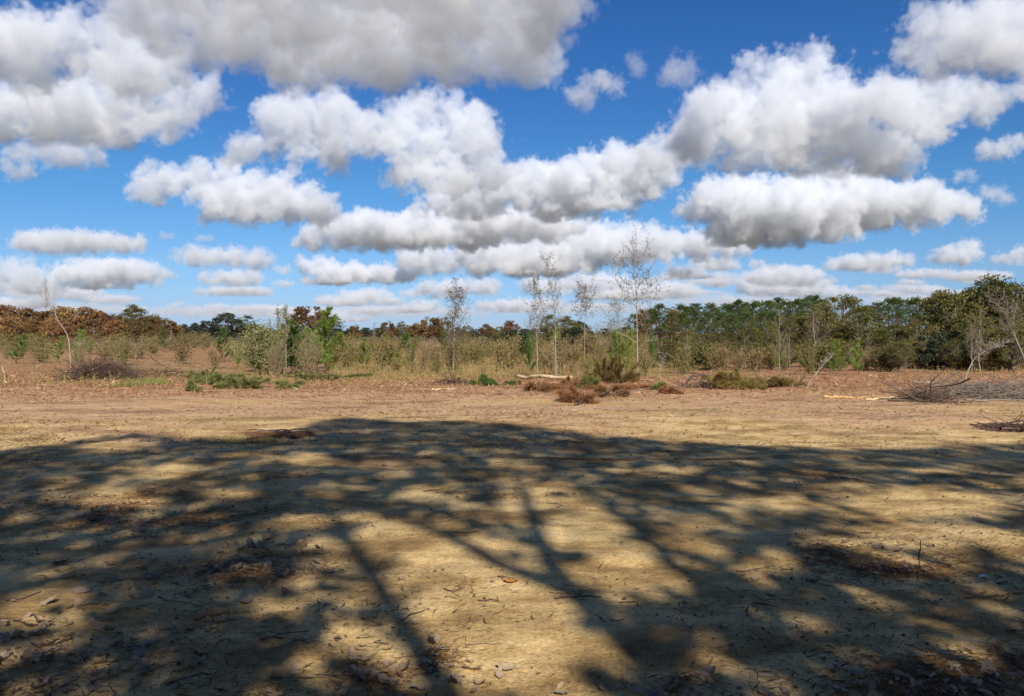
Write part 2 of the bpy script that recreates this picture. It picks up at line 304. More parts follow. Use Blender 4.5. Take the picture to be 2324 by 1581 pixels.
# ------------------------------------------------------------------ clouds: real vapour, lit by the sun and the sky
def cloud_mat():
    m, t, o = mat_base('cloud_vapour'); p = N(t, 'ShaderNodeVolumePrincipled')
    p.inputs['Color'].default_value = (.955, .963, .975, 1); p.inputs['Density'].default_value = 1.0; p.inputs['Density Attribute'].default_value = 'density'; p.inputs['Anisotropy'].default_value = 0
    t.links.new(p.outputs[0], o.inputs['Volume']); return m
def cloud_tree(CM):
    g = bpy.data.node_groups.new('cloud_vapour', 'GeometryNodeTree'); I = g.interface
    I.new_socket('Geometry', in_out='INPUT', socket_type='NodeSocketGeometry'); I.new_socket('Geometry', in_out='OUTPUT', socket_type='NodeSocketGeometry')
    ids = {}
    for nm, ty in (('Min','Vector'),('Max','Vector'),('ResX','Int'),('ResY','Int'),('ResZ','Int'),('Radius','Float'),('Amp','Float'),('Density','Float'),('Base','Float'),('Seed','Float'),('Edge','Float')):
        ids[nm] = I.new_socket(nm, in_out='INPUT', socket_type='NodeSocket'+ty).identifier
    gi = N(g, 'NodeGroupInput'); go_ = N(g, 'NodeGroupOutput'); L = g.links.new
    pr = N(g, 'GeometryNodeProximity', target_element='POINTS'); L(gi.outputs['Geometry'], pr.inputs[0]); pos = N(g, 'GeometryNodeInputPosition')
    def MA(op, *a):
        n = N(g, 'ShaderNodeMath', operation=op)
        for i, x in enumerate(a):
            if isinstance(x, (int, float)): n.inputs[i].default_value = x
            else: L(x, n.inputs[i])
        return n.outputs[0]
    R = gi.outputs['Radius']; vm = N(g, 'ShaderNodeVectorMath', operation='SCALE'); L(pos.outputs[0], vm.inputs[0]); L(MA('DIVIDE', 1.0, R), vm.inputs['Scale'])
    va = N(g, 'ShaderNodeVectorMath', operation='ADD'); L(vm.outputs[0], va.inputs[0]); L(gi.outputs['Seed'], va.inputs[1])
    n1 = N(g, 'ShaderNodeTexNoise'); n1.inputs['Scale'].default_value = .5; n1.inputs['Detail'].default_value = 3; n1.inputs['Roughness'].default_value = .6; L(va.outputs[0], n1.inputs['Vector'])
    n3 = N(g, 'ShaderNodeTexNoise'); n3.inputs['Scale'].default_value = 2.8; n3.inputs['Detail'].default_value = 4; n3.inputs['Roughness'].default_value = .68; L(va.outputs[0], n3.inputs['Vector'])
    n0 = N(g, 'ShaderNodeTexNoise'); n0.inputs['Scale'].default_value = .85; n0.inputs['Detail'].default_value = 2; n0.inputs['Roughness'].default_value = .55; L(va.outputs[0], n0.inputs['Vector'])
    w0 = N(g, 'ShaderNodeVectorMath', operation='SUBTRACT'); L(n0.outputs['Color'], w0.inputs[0]); w0.inputs[1].default_value = (.5,.5,.5)
    w1 = N(g, 'ShaderNodeVectorMath', operation='SCALE'); L(w0.outputs[0], w1.inputs[0]); L(MA('MULTIPLY', R, 2.6), w1.inputs['Scale'])
    w2 = N(g, 'ShaderNodeVectorMath', operation='ADD'); L(w1.outputs[0], w2.inputs[0]); L(pos.outputs[0], w2.inputs[1]); L(w2.outputs[0], pr.inputs['Sample Position'])
    s = MA('SUBTRACT', 1.0, MA('DIVIDE', pr.outputs['Distance'], R))
    nz = MA('ADD', MA('MULTIPLY', MA('SUBTRACT', n1.outputs[0], .5), 3.4), MA('MULTIPLY', MA('SUBTRACT', n3.outputs[0], .5), 3.7))
    q = MA('ADD', s, MA('MULTIPLY', gi.outputs['Amp'], nz))
    sx = N(g, 'ShaderNodeSeparateXYZ'); L(pos.outputs[0], sx.inputs[0])
    bz = MA('DIVIDE', MA('SUBTRACT', sx.outputs[2], gi.outputs['Base']), MA('MULTIPLY', R, .6)); q = MA('SUBTRACT', q, MA('MAXIMUM', 0.0, MA('MULTIPLY', bz, -1.0)))
    mr = N(g, 'ShaderNodeMapRange', interpolation_type='SMOOTHSTEP'); L(q, mr.inputs[0]); mr.inputs[1].default_value = 0; L(gi.outputs['Edge'], mr.inputs[2]); L(gi.outputs['Density'], mr.inputs[4])
    vc = N(g, 'GeometryNodeVolumeCube'); L(mr.outputs[0], vc.inputs['Density']); L(gi.outputs['Min'], vc.inputs['Min']); L(gi.outputs['Max'], vc.inputs['Max'])
    for k in 'XYZ': L(gi.outputs['Res'+k], vc.inputs['Resolution '+k])
    sm = N(g, 'GeometryNodeSetMaterial'); sm.inputs['Material'].default_value = CM; L(vc.outputs[0], sm.inputs[0]); L(sm.outputs[0], go_.inputs[0])
    return g, ids
CM = cloud_mat(); CT, CI = cloud_tree(CM); VOX = [0]
def cloud_object(P, R, vox, amp, dens, base, seed, edge, label, group):
    ctr = P.mean(0); P = P-ctr; lo, hi = P.min(0)-R*1.9, P.max(0)+R*1.9
    b = base-ctr[2] if base is not None else lo[2]
    if base is not None: lo[2] = max(lo[2], b-R*1.1)
    res = np.clip(((hi-lo)/vox).astype(int), 12, 420); VOX[0] += int(np.prod(res))
    me = bpy.data.meshes.new('cloud'); me.from_pydata(P.tolist(), [(i, i+1) for i in range(len(P)-1)], []); me.materials.append(CM)
    o = single('cloud', me, label, 'cloud', group, loc=ctr); md = o.modifiers.new('vapour', 'NODES'); md.node_group = CT; md.show_viewport = False
    for q, vv in (('Min',lo.tolist()),('Max',hi.tolist()),('ResX',int(res[0])),('ResY',int(res[1])),('ResZ',int(res[2])),('Radius',float(R)),('Amp',amp),('Density',dens),('Base',float(b)),('Seed',seed*1.7),('Edge',edge)): md[CI[q]] = vv
    return o
def fill(rng, c, a, R):
    n = int(np.clip(3*np.prod(a)/R**3, 6, 420)); d = unit(rng.normal(size=(n, 3)))*rng.random((n, 1))**.4
    return c+d*a
def cloud(y, label, lobes, dens=.010, amp=.64, seed=0, base=None, edge=.3, vox=3.4, group=None, up=1.0):
    rng = np.random.default_rng(seed+1); k = y/F; rr = np.median([min(l[2], l[3]) for l in lobes])*.72; P = []
    if y > 9200 and edge < .5: amp = .85; dens *= .8
    if y > 13500: dens *= .75  # far clouds thinned to stand in for distance haze
    for u, v, ru, rv in lobes:
        ru *= 1.07; rv *= .96 if y < 9200 else 1.08
        P.append(fill(rng, np.array([(u-1162)*k, y, EYE+(HV-v)*k]), np.array([max(ru-rr*.62, 1), max(ru*.7-rr*.6, 1), max(rv-rr*.62, 1)])*k, rr*k))
    return cloud_object(np.concatenate(P), rr*k, vox*k, amp, dens, EYE+(HV-base)*k if base else None, seed, edge, label, group)
def sheet(label, lobes, seed, H=1000, th=85, dens=.009, R=95, vox=8, amp=.6):
    rng = np.random.default_rng(seed); P = [fill(rng, np.array([(u-1162)/F*y, y, H+th]), np.array([rx, ry, th*.8]), R) for u, y, rx, ry in lobes]
    return cloud_object(np.concatenate(P), R, vox, amp, dens, H, seed, .3, label, None)
cloud(3300, 'white heaped cloud at the top left corner of the sky', [(60,95,190,80),(230,90,130,80),(330,140,90,65),(-120,110,150,90),(300,190,90,40)], base=205, seed=1)
cloud(4100, 'white cloud with grey base, lower of the two at the left edge', [(130,255,190,65),(330,245,110,80),(430,220,65,55),(-60,270,130,60),(250,210,120,50),(180,300,140,35)], base=330, seed=12)
cloud(5000, 'ragged thin cloud hanging under the big left cloud', [(130,350,90,30),(30,385,55,28),(200,345,60,28),(40,350,60,20)], base=412, seed=13, dens=.008)
cloud(4700, 'white puffy cloud in the middle of the sky, left of its twin', [(700,270,125,65),(640,280,95,55),(760,330,110,55),(820,300,80,60),(560,340,38,22)], base=400, seed=3)
cloud(5000, 'white towering cloud in the middle of the sky with grey foot', [(1000,340,125,80),(970,235,85,60),(1060,290,75,70),(1100,370,75,55),(920,380,80,45),(1000,410,110,30),(900,290,60,60)], base=442, seed=31)
cloud(6800, 'slanting white cloud left of centre above the small flat clouds', [(600,440,130,45),(480,430,75,55),(370,405,80,40),(330,440,55,28),(700,475,110,34),(500,390,65,28),(560,480,120,30)], base=520, seed=4)
cloud(7500, 'long white cloud climbing from the centre towards the upper right', [(1250,420,150,50),(1400,400,130,70),(1100,450,120,38),(1480,360,70,45),(1000,465,75,28),(1350,460,130,34),(1180,470,140,26)], base=498, seed=5)
cloud(9000, 'long flat white cloud running left from the centre', [(860,520,140,42),(1100,510,180,38),(760,545,95,28),(1260,520,95,28),(960,540,180,25)], base=572, seed=51)
cloud(4600, 'largest white cloud, heaped high at the upper right', [(1900,270,220,85),(1680,270,145,85),(2100,240,140,75),(1850,180,110,65),(1600,300,105,65),(1760,195,95,55),(2000,345,150,50),(1750,350,150,40),(2190,230,60,40)], base=388, seed=6)
cloud(5600, 'white cloud bridging the centre cloud and the large right one', [(1480,360,85,45),(1550,330,75,45),(1420,390,70,40)], base=475, seed=62)
cloud(8000, 'broad grey based cloud under the large right cloud', [(1800,480,230,55),(1620,455,105,50),(2000,470,180,52),(1900,420,130,40),(2150,475,95,26),(1750,525,190,28),(1680,430,90,35)], base=555, seed=7)
cloud(3000, 'white cloud cut by the upper right corner', [(2240,90,170,85),(2330,60,150,85),(2100,120,80,55),(2400,140,110,60),(2100,60,40,45)], base=195, seed=8)
cloud(4000, 'thin wisp under the upper right corner cloud', [(2270,220,70,28),(2340,200,60,28)], base=275, seed=81, dens=.008)
cloud(3200, 'small torn white cloud alone in the blue right of centre', [(1350,190,48,42),(1310,225,42,28),(1385,195,30,28)], base=255, seed=9, dens=.010)
cloud(3000, 'faint wispy puff right of the small torn cloud', [(1535,160,44,36)], seed=10, dens=.006, amp=.75)
cloud(3000, 'faintest little wisp beside the wispy puff', [(1448,145,24,28)], seed=101, dens=.005, amp=.75)
cloud(11000, 'wide low white cloud behind the tallest saplings', [(1150,580,120,38),(1300,570,130,48),(1450,555,120,38),(1600,560,100,28),(1200,605,150,26),(1380,530,65,28)], base=625, seed=11)
cloud(9500, 'flat grey cloud low on the left', [(130,550,105,24),(230,550,100,20),(70,548,48,16)], base=582, seed=20, dens=.010)
cloud(13000, 'white flat based cloud low on the left above the bare tree', [(240,615,105,25),(320,620,65,23),(170,625,65,20),(230,645,95,12)], base=655, seed=21)
cloud(13000, 'pale veil of cloud at the left edge above the rust wood', [(60,640,95,30),(20,610,65,22)], base=665, seed=212, dens=.005)
cloud(11000, 'grey ragged cloud above the small bright flat cloud', [(470,582,75,20),(560,590,65,24)], base=612, seed=22, dens=.008)
cloud(14000, 'small bright flat based cloud left of centre', [(530,632,70,17),(570,630,38,15)], base=650, seed=23)
cloud(12000, 'string of low white cloud over the round brown tree', [(720,605,45,22),(800,620,85,18),(770,640,95,12),(880,625,65,20)], base=642, seed=24, dens=.013)
cloud(11500, 'soft grey white cloud low in the centre', [(960,590,85,28),(1010,600,35,22)], base=628, seed=25, dens=.010)
cloud(16000, 'low white cloud behind the leafy sapling crown', [(990,655,50,20),(1080,650,62,18),(1010,670,45,12)], base=675, seed=26)
cloud(15000, 'low layered cloud just over the far gap in the trees', [(830,672,62,16),(790,685,75,14),(880,685,45,12)], base=692, seed=27)
cloud(12500, 'small oval white cloud right of the tallest sapling', [(1620,600,60,15)], base=614, seed=28)
cloud(14500, 'row of low white clouds above the pine wood', [(1780,627,92,20),(1630,632,48,15),(1850,640,45,14),(1540,625,42,12)], base=652, seed=29)
cloud(12000, 'flat white cloud above the olive tree', [(1960,597,78,18),(2030,592,48,16),(1900,605,38,12)], base=614, seed=30)
cloud(11000, 'pair of small heaped clouds above the right hand trees', [(2170,580,58,22),(2190,560,38,16),(2290,585,38,18),(2330,570,34,16)], base=604, seed=32)
cloud(16000, 'low bank of cloud behind the thin saplings', [(1500,660,95,18),(1350,640,75,18),(1240,650,65,20),(1420,675,115,14)], base=676, seed=33)
cloud(17000, 'thin low cloud touching the pine tops', [(1780,655,105,16),(1860,662,65,12)], base=675, seed=34, dens=.009)
cloud(18000, 'broken line of small clouds on the horizon at the centre', [(960,693,42,14),(930,703,65,10),(850,708,65,9),(1150,695,65,13),(1230,690,55,13)], base=708, seed=35)
cloud(15000, 'thin flat cloud under the small bright one', [(550,662,68,11),(480,662,42,9),(645,645,28,8),(640,612,20,10)], base=670, seed=36, dens=.011)
cloud(20000, 'line of tiny clouds on the horizon at the left', [(400,692,20,7),(495,697,32,7),(600,700,65,6),(700,715,95,7),(780,725,65,6)], base=730, seed=37, dens=.008)
cloud(13500, 'little scattered puffs left of the right hand trees', [(2200,632,32,13),(2100,622,65,9),(2000,612,42,9)], base=645, seed=38, dens=.009)
cloud(17000, 'thin low strips of cloud on both sides of the horizon', [(1950,664,42,9),(2060,655,55,9),(1700,640,42,11),(130,665,105,14),(30,690,85,12),(250,680,65,10)], base=700, seed=39, dens=.008)
cloud(8500, 'small white wisp near the right edge', [(2260,340,48,24),(2300,325,42,18)], seed=40, dens=.007, amp=.65)
cloud(8500, 'faint torn wisp below the small white one at the right edge', [(2190,400,30,16),(2250,440,34,22),(2280,450,22,15)], seed=41, dens=.005, amp=.7)
cloud(9000, 'tiny white puff under the twin clouds in the middle', [(663,383,20,15)], seed=42, dens=.009)
cloud(9000, 'two tiny grey puffs right of the flat grey cloud', [(380,538,20,11),(462,542,26,9)], seed=43, dens=.006)
cloud(21000, 'pale hazy layer of cloud along the whole horizon', [(100,700,220,14),(500,708,220,12),(900,708,220,12),(1300,700,220,14),(1700,685,220,16),(2150,680,220,16)], base=742, seed=44, dens=.0022, edge=.6, amp=.4, vox=4)
sheet('huge grey bottomed cloud spreading overhead at the top', [(600,2450,380,520),(850,2450,430,600),(1050,2450,270,560),(1230,2250,160,420),(430,2600,230,400),(1195,2850,90,170),(750,2950,330,330),(960,2950,260,300),(1290,2050,120,260),(1260,2450,110,200),(1170,3000,110,180)], 50)
rs = np.random.default_rng(909)
for i in range(26):
    u = rs.uniform(-20, 2340); v = 640+80*rs.random(); 
    if u > 1450: v = 600+70*rs.random()
    y_ = 1000*F/(HV-v)*.95; w = (18+60*rs.random())*(1 if v < 690 else .9); h = 4+7*rs.random()*(HV-v)/110
    cloud(y_, 'small thin flat cloud low in the sky, '+near(u), [(u, v, w, h), (u+w*rs.normal()*.7, v-h*.5, w*.5, h*.8), (u+w*rs.normal(), v+h*.3, w*.6, h*.7)], base=v+h*.9, seed=910+i, dens=.007+.006*rs.random(), group='thin flat clouds low over the horizon')
# the broken cloud field goes on unseen; nearer clouds added to whiten the shade
for i, (x, y, z, s) in enumerate([(-5200,2600,1150,420),(5200,2500,1150,450),(-4300,-1400,1150,420),(-900,-5200,1150,420),(4700,-3800,1150,420),(-7500,-5200,1200,600),(7600,-900,1200,560),(-1700,700,1100,400),(1900,500,1100,400),(-1500,-1500,1100,400),(-200,-3000,1100,430),(2600,-2700,1100,420)]):
    rng = np.random.default_rng(300+i)
    P = np.concatenate([fill(rng, np.array([x+dx*s, y+dy*s, z+dz*s*.3]), np.array([s*.7, s*.5, s*.22]), s*.3) for dx, dy, dz in rng.normal(size=(5, 3))*.55])
    cloud_object(P, s*.33, 34., .55, .016, z-s*.2, 300+i, .3, 'unseen white cloud outside the frame, carrying on the field and whitening the shade', 'clouds beside and behind the viewer')
print('voxels', VOX[0]/1e6)
# ------------------------------------------------------------------ plant kinds (built once, then placed)
def wob(rng, p0, p1, n, amp):
    t = np.linspace(0, 1, n)[:, None]; w = np.cumsum(rng.normal(size=(n, 3)), 0)*amp/math.sqrt(n); w -= w[0]; w -= t*w[-1]*.6
    return p0+(p1-p0)*t+w
def branch_set(rng, g, P, R, n, t0, t1, length, ang, rad=.35, sub=3, twist=.12, droop=0., minr=.005, up=.5, taper=.5, flat=1.):
    """limbs along a stem P (k x 3) with radii R; returns points along the fine twigs where leaves sit"""
    tips = []; k = len(P)
    for i in range(n):
        t = t0+(t1-t0)*(i+rng.random()*.8)/n; f = t*(k-1); j = min(int(f), k-2); b = P[j]+(P[j+1]-P[j])*(f-j); r = R[j]*rad*(.7+.5*rng.random())
        az = rng.random()*6.283; el = math.radians(ang+rng.normal()*9); d = np.array([math.cos(az)*math.sin(el), math.sin(az)*math.sin(el), math.cos(el)*flat])
        ln = length*(1-t*taper)*(.6+.7*rng.random()); q = [b]; dd = d.copy()
        for s_ in range(5):
            dd = unit(dd+rng.normal(size=3)*twist*np.array([1, 1, flat])+np.array([0, 0, (up*.12-droop*.12)*flat])); q.append(q[-1]+dd*ln/5)
        q = np.array(q); rr = np.maximum(np.linspace(r, r*.3, 6), minr); segs(g, q[:-1], q[1:], rr[:-1], rr[1:], 4); tips += list(q[2:])
        for s_ in range(sub):
            a = 1+rng.integers(0, 4); d2 = unit(q[a+1]-q[a]+rng.normal(size=3)*.55*np.array([1, 1, flat])+np.array([0, 0, .1*flat])); l2 = ln*(.25+.3*rng.random()); m_ = q[a]+d2*l2*.5; e = m_+unit(d2+rng.normal(size=3)*.25)*l2*.5
            segs(g, [q[a], m_], [m_, e], [rr[a]*.6, max(rr[a]*.4, minr)], [max(rr[a]*.4, minr), minr*.7], 3); tips += [m_, e, (m_+e)/2]
    return np.array(tips) if tips else np.zeros((0, 3))
def broadleaf(seed, h, w, leafmat, barkmat, n=5200, ls=.30, low=.25, trunk=.16, clumps=46, gap=.5, flat=.0, cs=1.0):
    """a full crowned tree: trunk, spreading limbs, leaf clumps of uneven size with gaps between"""
    rng = np.random.default_rng(seed); gt = Geo(); P = wob(rng, np.zeros(3), np.array([rng.normal()*.3, rng.normal()*.3, h*.8]), 9, .15); R = np.linspace(trunk, trunk*.25, 9); tube(gt, P, R, 7)
    C = []
    for i in range(clumps):
        d = unit(rng.normal(size=3)); rr = (.45+.55*rng.random()**.5); zz = d[2]*rr
        c = np.array([d[0]*rr*w*.5, d[1]*rr*w*.5, h*(low+(1-low)*.5)+zz*h*(1-low)*.46]); wn = 1-.35*max(0, (c[2]/h-.75)/.25); c[:2] *= wn
        if flat: c[2] = min(c[2], h*(.93+.05*rng.random()))
        C.append(c)
        f = np.clip(c[2]/h-.22, .12, .78)*8/.8; j = min(int(f), 7); b = P[j]; m_ = (b+c)/2+rng.normal(size=3)*.12*w*.3+np.array([0, 0, -.06*h*rng.random()])
        r0 = R[j]*.45; segs(gt, [b, m_], [m_, c], [r0, r0*.6], [r0*.6, r0*.2], 4)
    C = np.array(C); gl = Geo(); wt_ = rng.random(len(C))**.7+.25; idx = rng.choice(len(C), n, p=wt_/wt_.sum()); cr = cs*(w*.11+.12*h*.4)*(.5+.8*rng.random(len(C)))
    d = unit(rng.normal(size=(n, 3)))*rng.random((n, 1))**.45; d[:, 2] *= .6; X = C[idx]+d*cr[idx][:, None]; leaves(gl, X, ls, rng, .62, .2)
    return [('trunk', gt.mesh('trunk', barkmat, True)), ('crown', gl.mesh('crown', leafmat))]
def tall_pine(seed, h, w, mat, n=5200, low=.3):
    rng = np.random.default_rng(seed); gt = Geo(); P = wob(rng, np.zeros(3), np.array([rng.normal()*.25, rng.normal()*.25, h*.97]), 9, .08); R = np.linspace(.15, .03, 9); tube(gt, P, R, 7)
    C = []; D = []
    for i in range(58):
        t = low+(1-low)*rng.random()**.8; f = t*8; j = min(int(f), 7); b = P[j]+(P[j+1]-P[j])*(f-j); az = rng.random()*6.283
        prof = math.sin(math.pi*min(1, (t-low)/(1-low)*.78+.2))**.7; ln = w*.5*prof*(.55+.6*rng.random()); e = b+np.array([math.cos(az)*ln, math.sin(az)*ln, ln*(.15+.45*t)]); m_ = (b+e)/2+np.array([0, 0, -.05*ln])
        segs(gt, [b, m_], [m_, e], [.035, .022], [.022, .008], 3)
        for k in range(3): C.append(m_+(e-m_)*(.25+.75*k/2)+rng.normal(size=3)*.12); D.append(unit(e-b)+np.array([0, 0, .7]))
    for k in range(7): C.append(P[-1]+np.array([rng.normal()*.2, rng.normal()*.2, -.5*rng.random()+.1])); D.append(np.array([0, 0, 1.]))
    C = np.array(C); D = np.array(D); per = max(1, n//(len(C)*6)); C2 = np.repeat(C, per, 0); C2 = C2+rng.normal(size=C2.shape)*np.array([.2, .2, .13]); gl = Geo(); needles(gl, C2, np.repeat(D, per, 0), .34, .075, rng, .75, 6)
    return [('trunk', gt.mesh('trunk', M['pine_bark'], True)), ('crown', gl.mesh('crown', mat))]
def young_pine(seed, h, mat, w=.32, dense=1.0, wilt=False):
    """whorls of upswept branches with long needles like bottle brushes"""
    rng = np.random.default_rng(seed); gt = Geo(); P = wob(rng, np.zeros(3), np.array([rng.normal()*.06*h, rng.normal()*.06*h, h]), 12, .05*h); R = np.linspace(.012*h+.008, .006, 12); tube(gt, P, R, 6)
    C = []; D = []
    for wv in np.arange(.12, .97, .3/h*1.1):
        f = wv*11; j = min(int(f), 10); b = P[j]+(P[j+1]-P[j])*(f-j)
        for k in range(rng.integers(3, 6)):
            az = rng.random()*6.283; ln = h*w*(1-wv)**.75*(.6+.6*rng.random())+.12; el = math.radians(62-25*wv); q = [b]; d = np.array([math.cos(az)*math.sin(el), math.sin(az)*math.sin(el), math.cos(el)])
            for s_ in range(4): d = unit(d+np.array([0, 0, .16])+rng.normal(size=3)*.08); q.append(q[-1]+d*ln/4)
            q = np.array(q); segs(gt, q[:-1], q[1:], [.011, .009, .007, .005], [.009, .007, .005, .003], 3)
            m = max(4, int(ln*22*dense)); tt = .15+.85*rng.random(m); fi = tt*4; ji = np.minimum(fi.astype(int), 3); C.append(q[ji]+(q[ji+1]-q[ji])*(fi-ji)[:, None]); D.append(np.repeat(d[None]+np.array([[0, 0, .35]]), m, 0))
    m = int(26*dense); tt = .6+.4*rng.random(m); C.append(P[np.minimum((tt*11).astype(int), 11)]+np.array([0, 0, .02])); D.append(np.repeat(np.array([[0, 0, 1.]]), m, 0))
    gl = Geo(); needles(gl, np.concatenate(C), np.concatenate(D), .21, .015, rng, .6, 9)
    return [('trunk', gt.mesh('trunk', M['brown_bark'], True)), ('crown', gl.mesh('crown', mat))]
def sapling(seed, h, r, barkmat, leafmat, nbr=26, length=.30, ang=42, leafn=320, ls=.075, t0=.3, lean=(0, 0), wobble=.035, sub=4, P=None, topbias=0, twist=.14):
    """thin stemmed young tree with an open, almost bare crown"""
    rng = np.random.default_rng(seed); gt = Geo(); gb = Geo()
    if P is None: P = wob(rng, np.zeros(3), np.array([lean[0]*h, lean[1]*h, h]), 14, wobble*h)
    P = np.asarray(P, float); R = np.linspace(r, r*.16+.003, len(P)); tube(gt, P, R, 6)
    tips = branch_set(rng, gb, P, R, nbr, t0, .97, length*h, ang, .42 if leafn else .3, sub, twist, minr=.006)
    out = [('trunk', gt.mesh('trunk', barkmat, True)), ('branches', gb.mesh('branches', M['bark'] if leafmat else barkmat))]
    if leafn:
        wgt = np.ones(len(tips)) if not topbias else np.exp(topbias*(tips[:, 2]/h)); X = tips[rng.choice(len(tips), leafn, p=wgt/wgt.sum())]+rng.normal(size=(leafn, 3))*.05; gl = Geo(); leaves(gl, X, ls, rng, .6, -.2); out.append(('leaves', gl.mesh('leaves', leafmat)))
    return out
def shrub(seed, h, w, leafmat, twigmat, stems=16, leafn=1500, ls=.085, vase=.5, low=.15, sub=4):
    """many stems fanning up from one root"""
    rng = np.random.default_rng(seed); gt = Geo(); tips = []
    for i in range(stems):
        az = rng.random()*6.283; rr = rng.random()**.6; hh = h*(.6+.4*rng.random())*(1-.25*rr); e = np.array([math.cos(az)*rr*w*.5, math.sin(az)*rr*w*.5, hh]); p0 = np.array([math.cos(az)*.08*w*rng.random(), math.sin(az)*.08*w*rng.random(), -.05])
        t = np.linspace(0, 1, 7)[:, None]; P = p0+(e-p0)*np.concatenate([t**(1+vase), t**(1+vase), t], 1)+np.cumsum(rng.normal(size=(7, 3)), 0)*.018*h; R = np.linspace(.010+.004*h, .004, 7)
        segs(gt, P[:-1], P[1:], R[:-1], R[1:], 4)
        for k in range(sub+2):
            a = rng.integers(1, 6); d = unit(P[a+1]-P[a]+rng.normal(size=3)*.45); l = h*(.10+.16*rng.random()); m_ = P[a]+d*l*.6; e2 = m_+unit(d+rng.normal(size=3)*.3)*l*.5; segs(gt, [P[a], m_], [m_, e2], .006, .004, 3); tips += [m_, e2, (P[a]+m_)/2]
        tips += list(P[2:])
    tips = np.array(tips); tips = tips[tips[:, 2] > low*h]; out = [('stems', gt.mesh('stems', twigmat))]
    if leafn: X = tips[rng.integers(0, len(tips), leafn)]+rng.normal(size=(leafn, 3))*.055*max(h, .8); gl = Geo(); leaves(gl, X, ls, rng, .5, .3); out.append(('foliage', gl.mesh('foliage', leafmat)))
    return out
def snag(seed, h, r, mat):
    rng = np.random.default_rng(seed); g = Geo(); P = wob(rng, np.zeros(3), np.array([rng.normal()*.03*h, 0, h]), 10, .03*h); tube(g, P, np.linspace(r, r*.45, 10), 6); gb = Geo(); branch_set(rng, gb, P, np.linspace(r, r*.5, 10), 5, .5, .95, .08*h, 60, .3, 0)
    return [('trunk', g.mesh('trunk', mat, True)), ('branch_stub', gb.mesh('branch_stub', mat))]
def rfit(proto_h, base, vtop): return (top_z(vtop, base[1])-base[2])/proto_h
RG = np.random.default_rng(2024)
PR = {}
PR['rust'] = [broadleaf(11+i, 10, 7.5, M['rust'], M['bark'], ls=.55, n=2600, low=.2) for i in range(2)]
PR['red'] = [broadleaf(15, 10, 6.5, M['red'], M['bark'], ls=.55, n=2400, low=.2)]
PR['brown'] = [broadleaf(17+i, 10, 8, M['brown_leaf'], M['bark'], ls=.5, n=2800, low=.25) for i in range(2)]
PR['far_dark'] = [broadleaf(21+i, 10, 8, M['haze_leaf'], M['bark'], ls=.6, n=2400, low=.15) for i in range(2)]
PR['olive'] = [broadleaf(31+i, 8, 6, M['olive_tree'], M['bark'], n=8500, ls=.20, low=.10, clumps=120, cs=.72) for i in range(3)]
PR['olive_dark'] = [broadleaf(41+i, 8, 5.5, M['olive_dark'], M['bark'], n=8000, ls=.21, low=.16, clumps=100, flat=1, cs=.78) for i in range(3)]
PR['evergreen'] = [broadleaf(51+i, 4, 4.2, M['evergreen'], M['brown_bark'], n=4500, ls=.19, low=.05, trunk=.1) for i in range(2)]
PR['pine'] = [tall_pine(61+i, 9, 4.2, M['pine']) for i in range(4)]
PR['bare'] = [sapling(71+i, 7, .07, M['pale_bark'], M['tan_leaf'], nbr=34, length=.34, ang=34, leafn=160*i, ls=.16, t0=.18, sub=7) for i in range(3)]
PR['shrub_olive'] = [shrub(81+i, 2.2, 1.7, M['olive'], M['tan_twig'], 20, 1000, .10) for i in range(3)]
PR['shrub_tan'] = [shrub(85+i, 2.0, 1.9, M['tan_leaf'], M['tan_twig'], 24, 900, .09) for i in range(3)]
PR['shrub_green'] = [shrub(89+i, 2.0, 1.5, M['yellow_green'], M['tan_twig'], 18, 1100, .09) for i in range(3)]
PR['shrub_twig'] = [shrub(93+i, 2.4, 1.8, M['tan_leaf'], M['tan_twig'], 30, 420, .08, sub=7) for i in range(2)]
PR['shrub_dark'] = [shrub(97+i, 2.4, 2.3, M['olive_dark'], M['brown_bark'], 18, 2300, .13) for i in range(2)]
PR['ypine'] = [young_pine(101+i, 2.6, M['young_pine'], .34, 1.6) for i in range(3)]
PR['dpine'] = [young_pine(105+i, 2.6, M['deep_pine'], .36, 1.3) for i in range(2)]
PR['snag'] = [snag(111+i, 5, .07, M['pale_bark']) for i in range(2)]
PH = dict(rust=10, red=10, brown=10, far_dark=10, olive=8, olive_dark=8, evergreen=4, pine=9, bare=7, shrub_olive=2.2, shrub_tan=2, shrub_green=2, shrub_twig=2.4, shrub_dark=2.4, ypine=2.6, dpine=2.6, snag=5)
def put(kind, u, d, vtop, name, label, cat, group=None, wide=1.0, v=None):
    b = at(u, d) if v is None else G(u, v); p = PR[kind][RG.integers(0, len(PR[kind]))]; s = rfit(PH[kind], b, vtop); b[2] -= .04*s
    return plant(p, name, b, (s*wide, s*wide, s), RG.random()*6.283, label, cat, group)

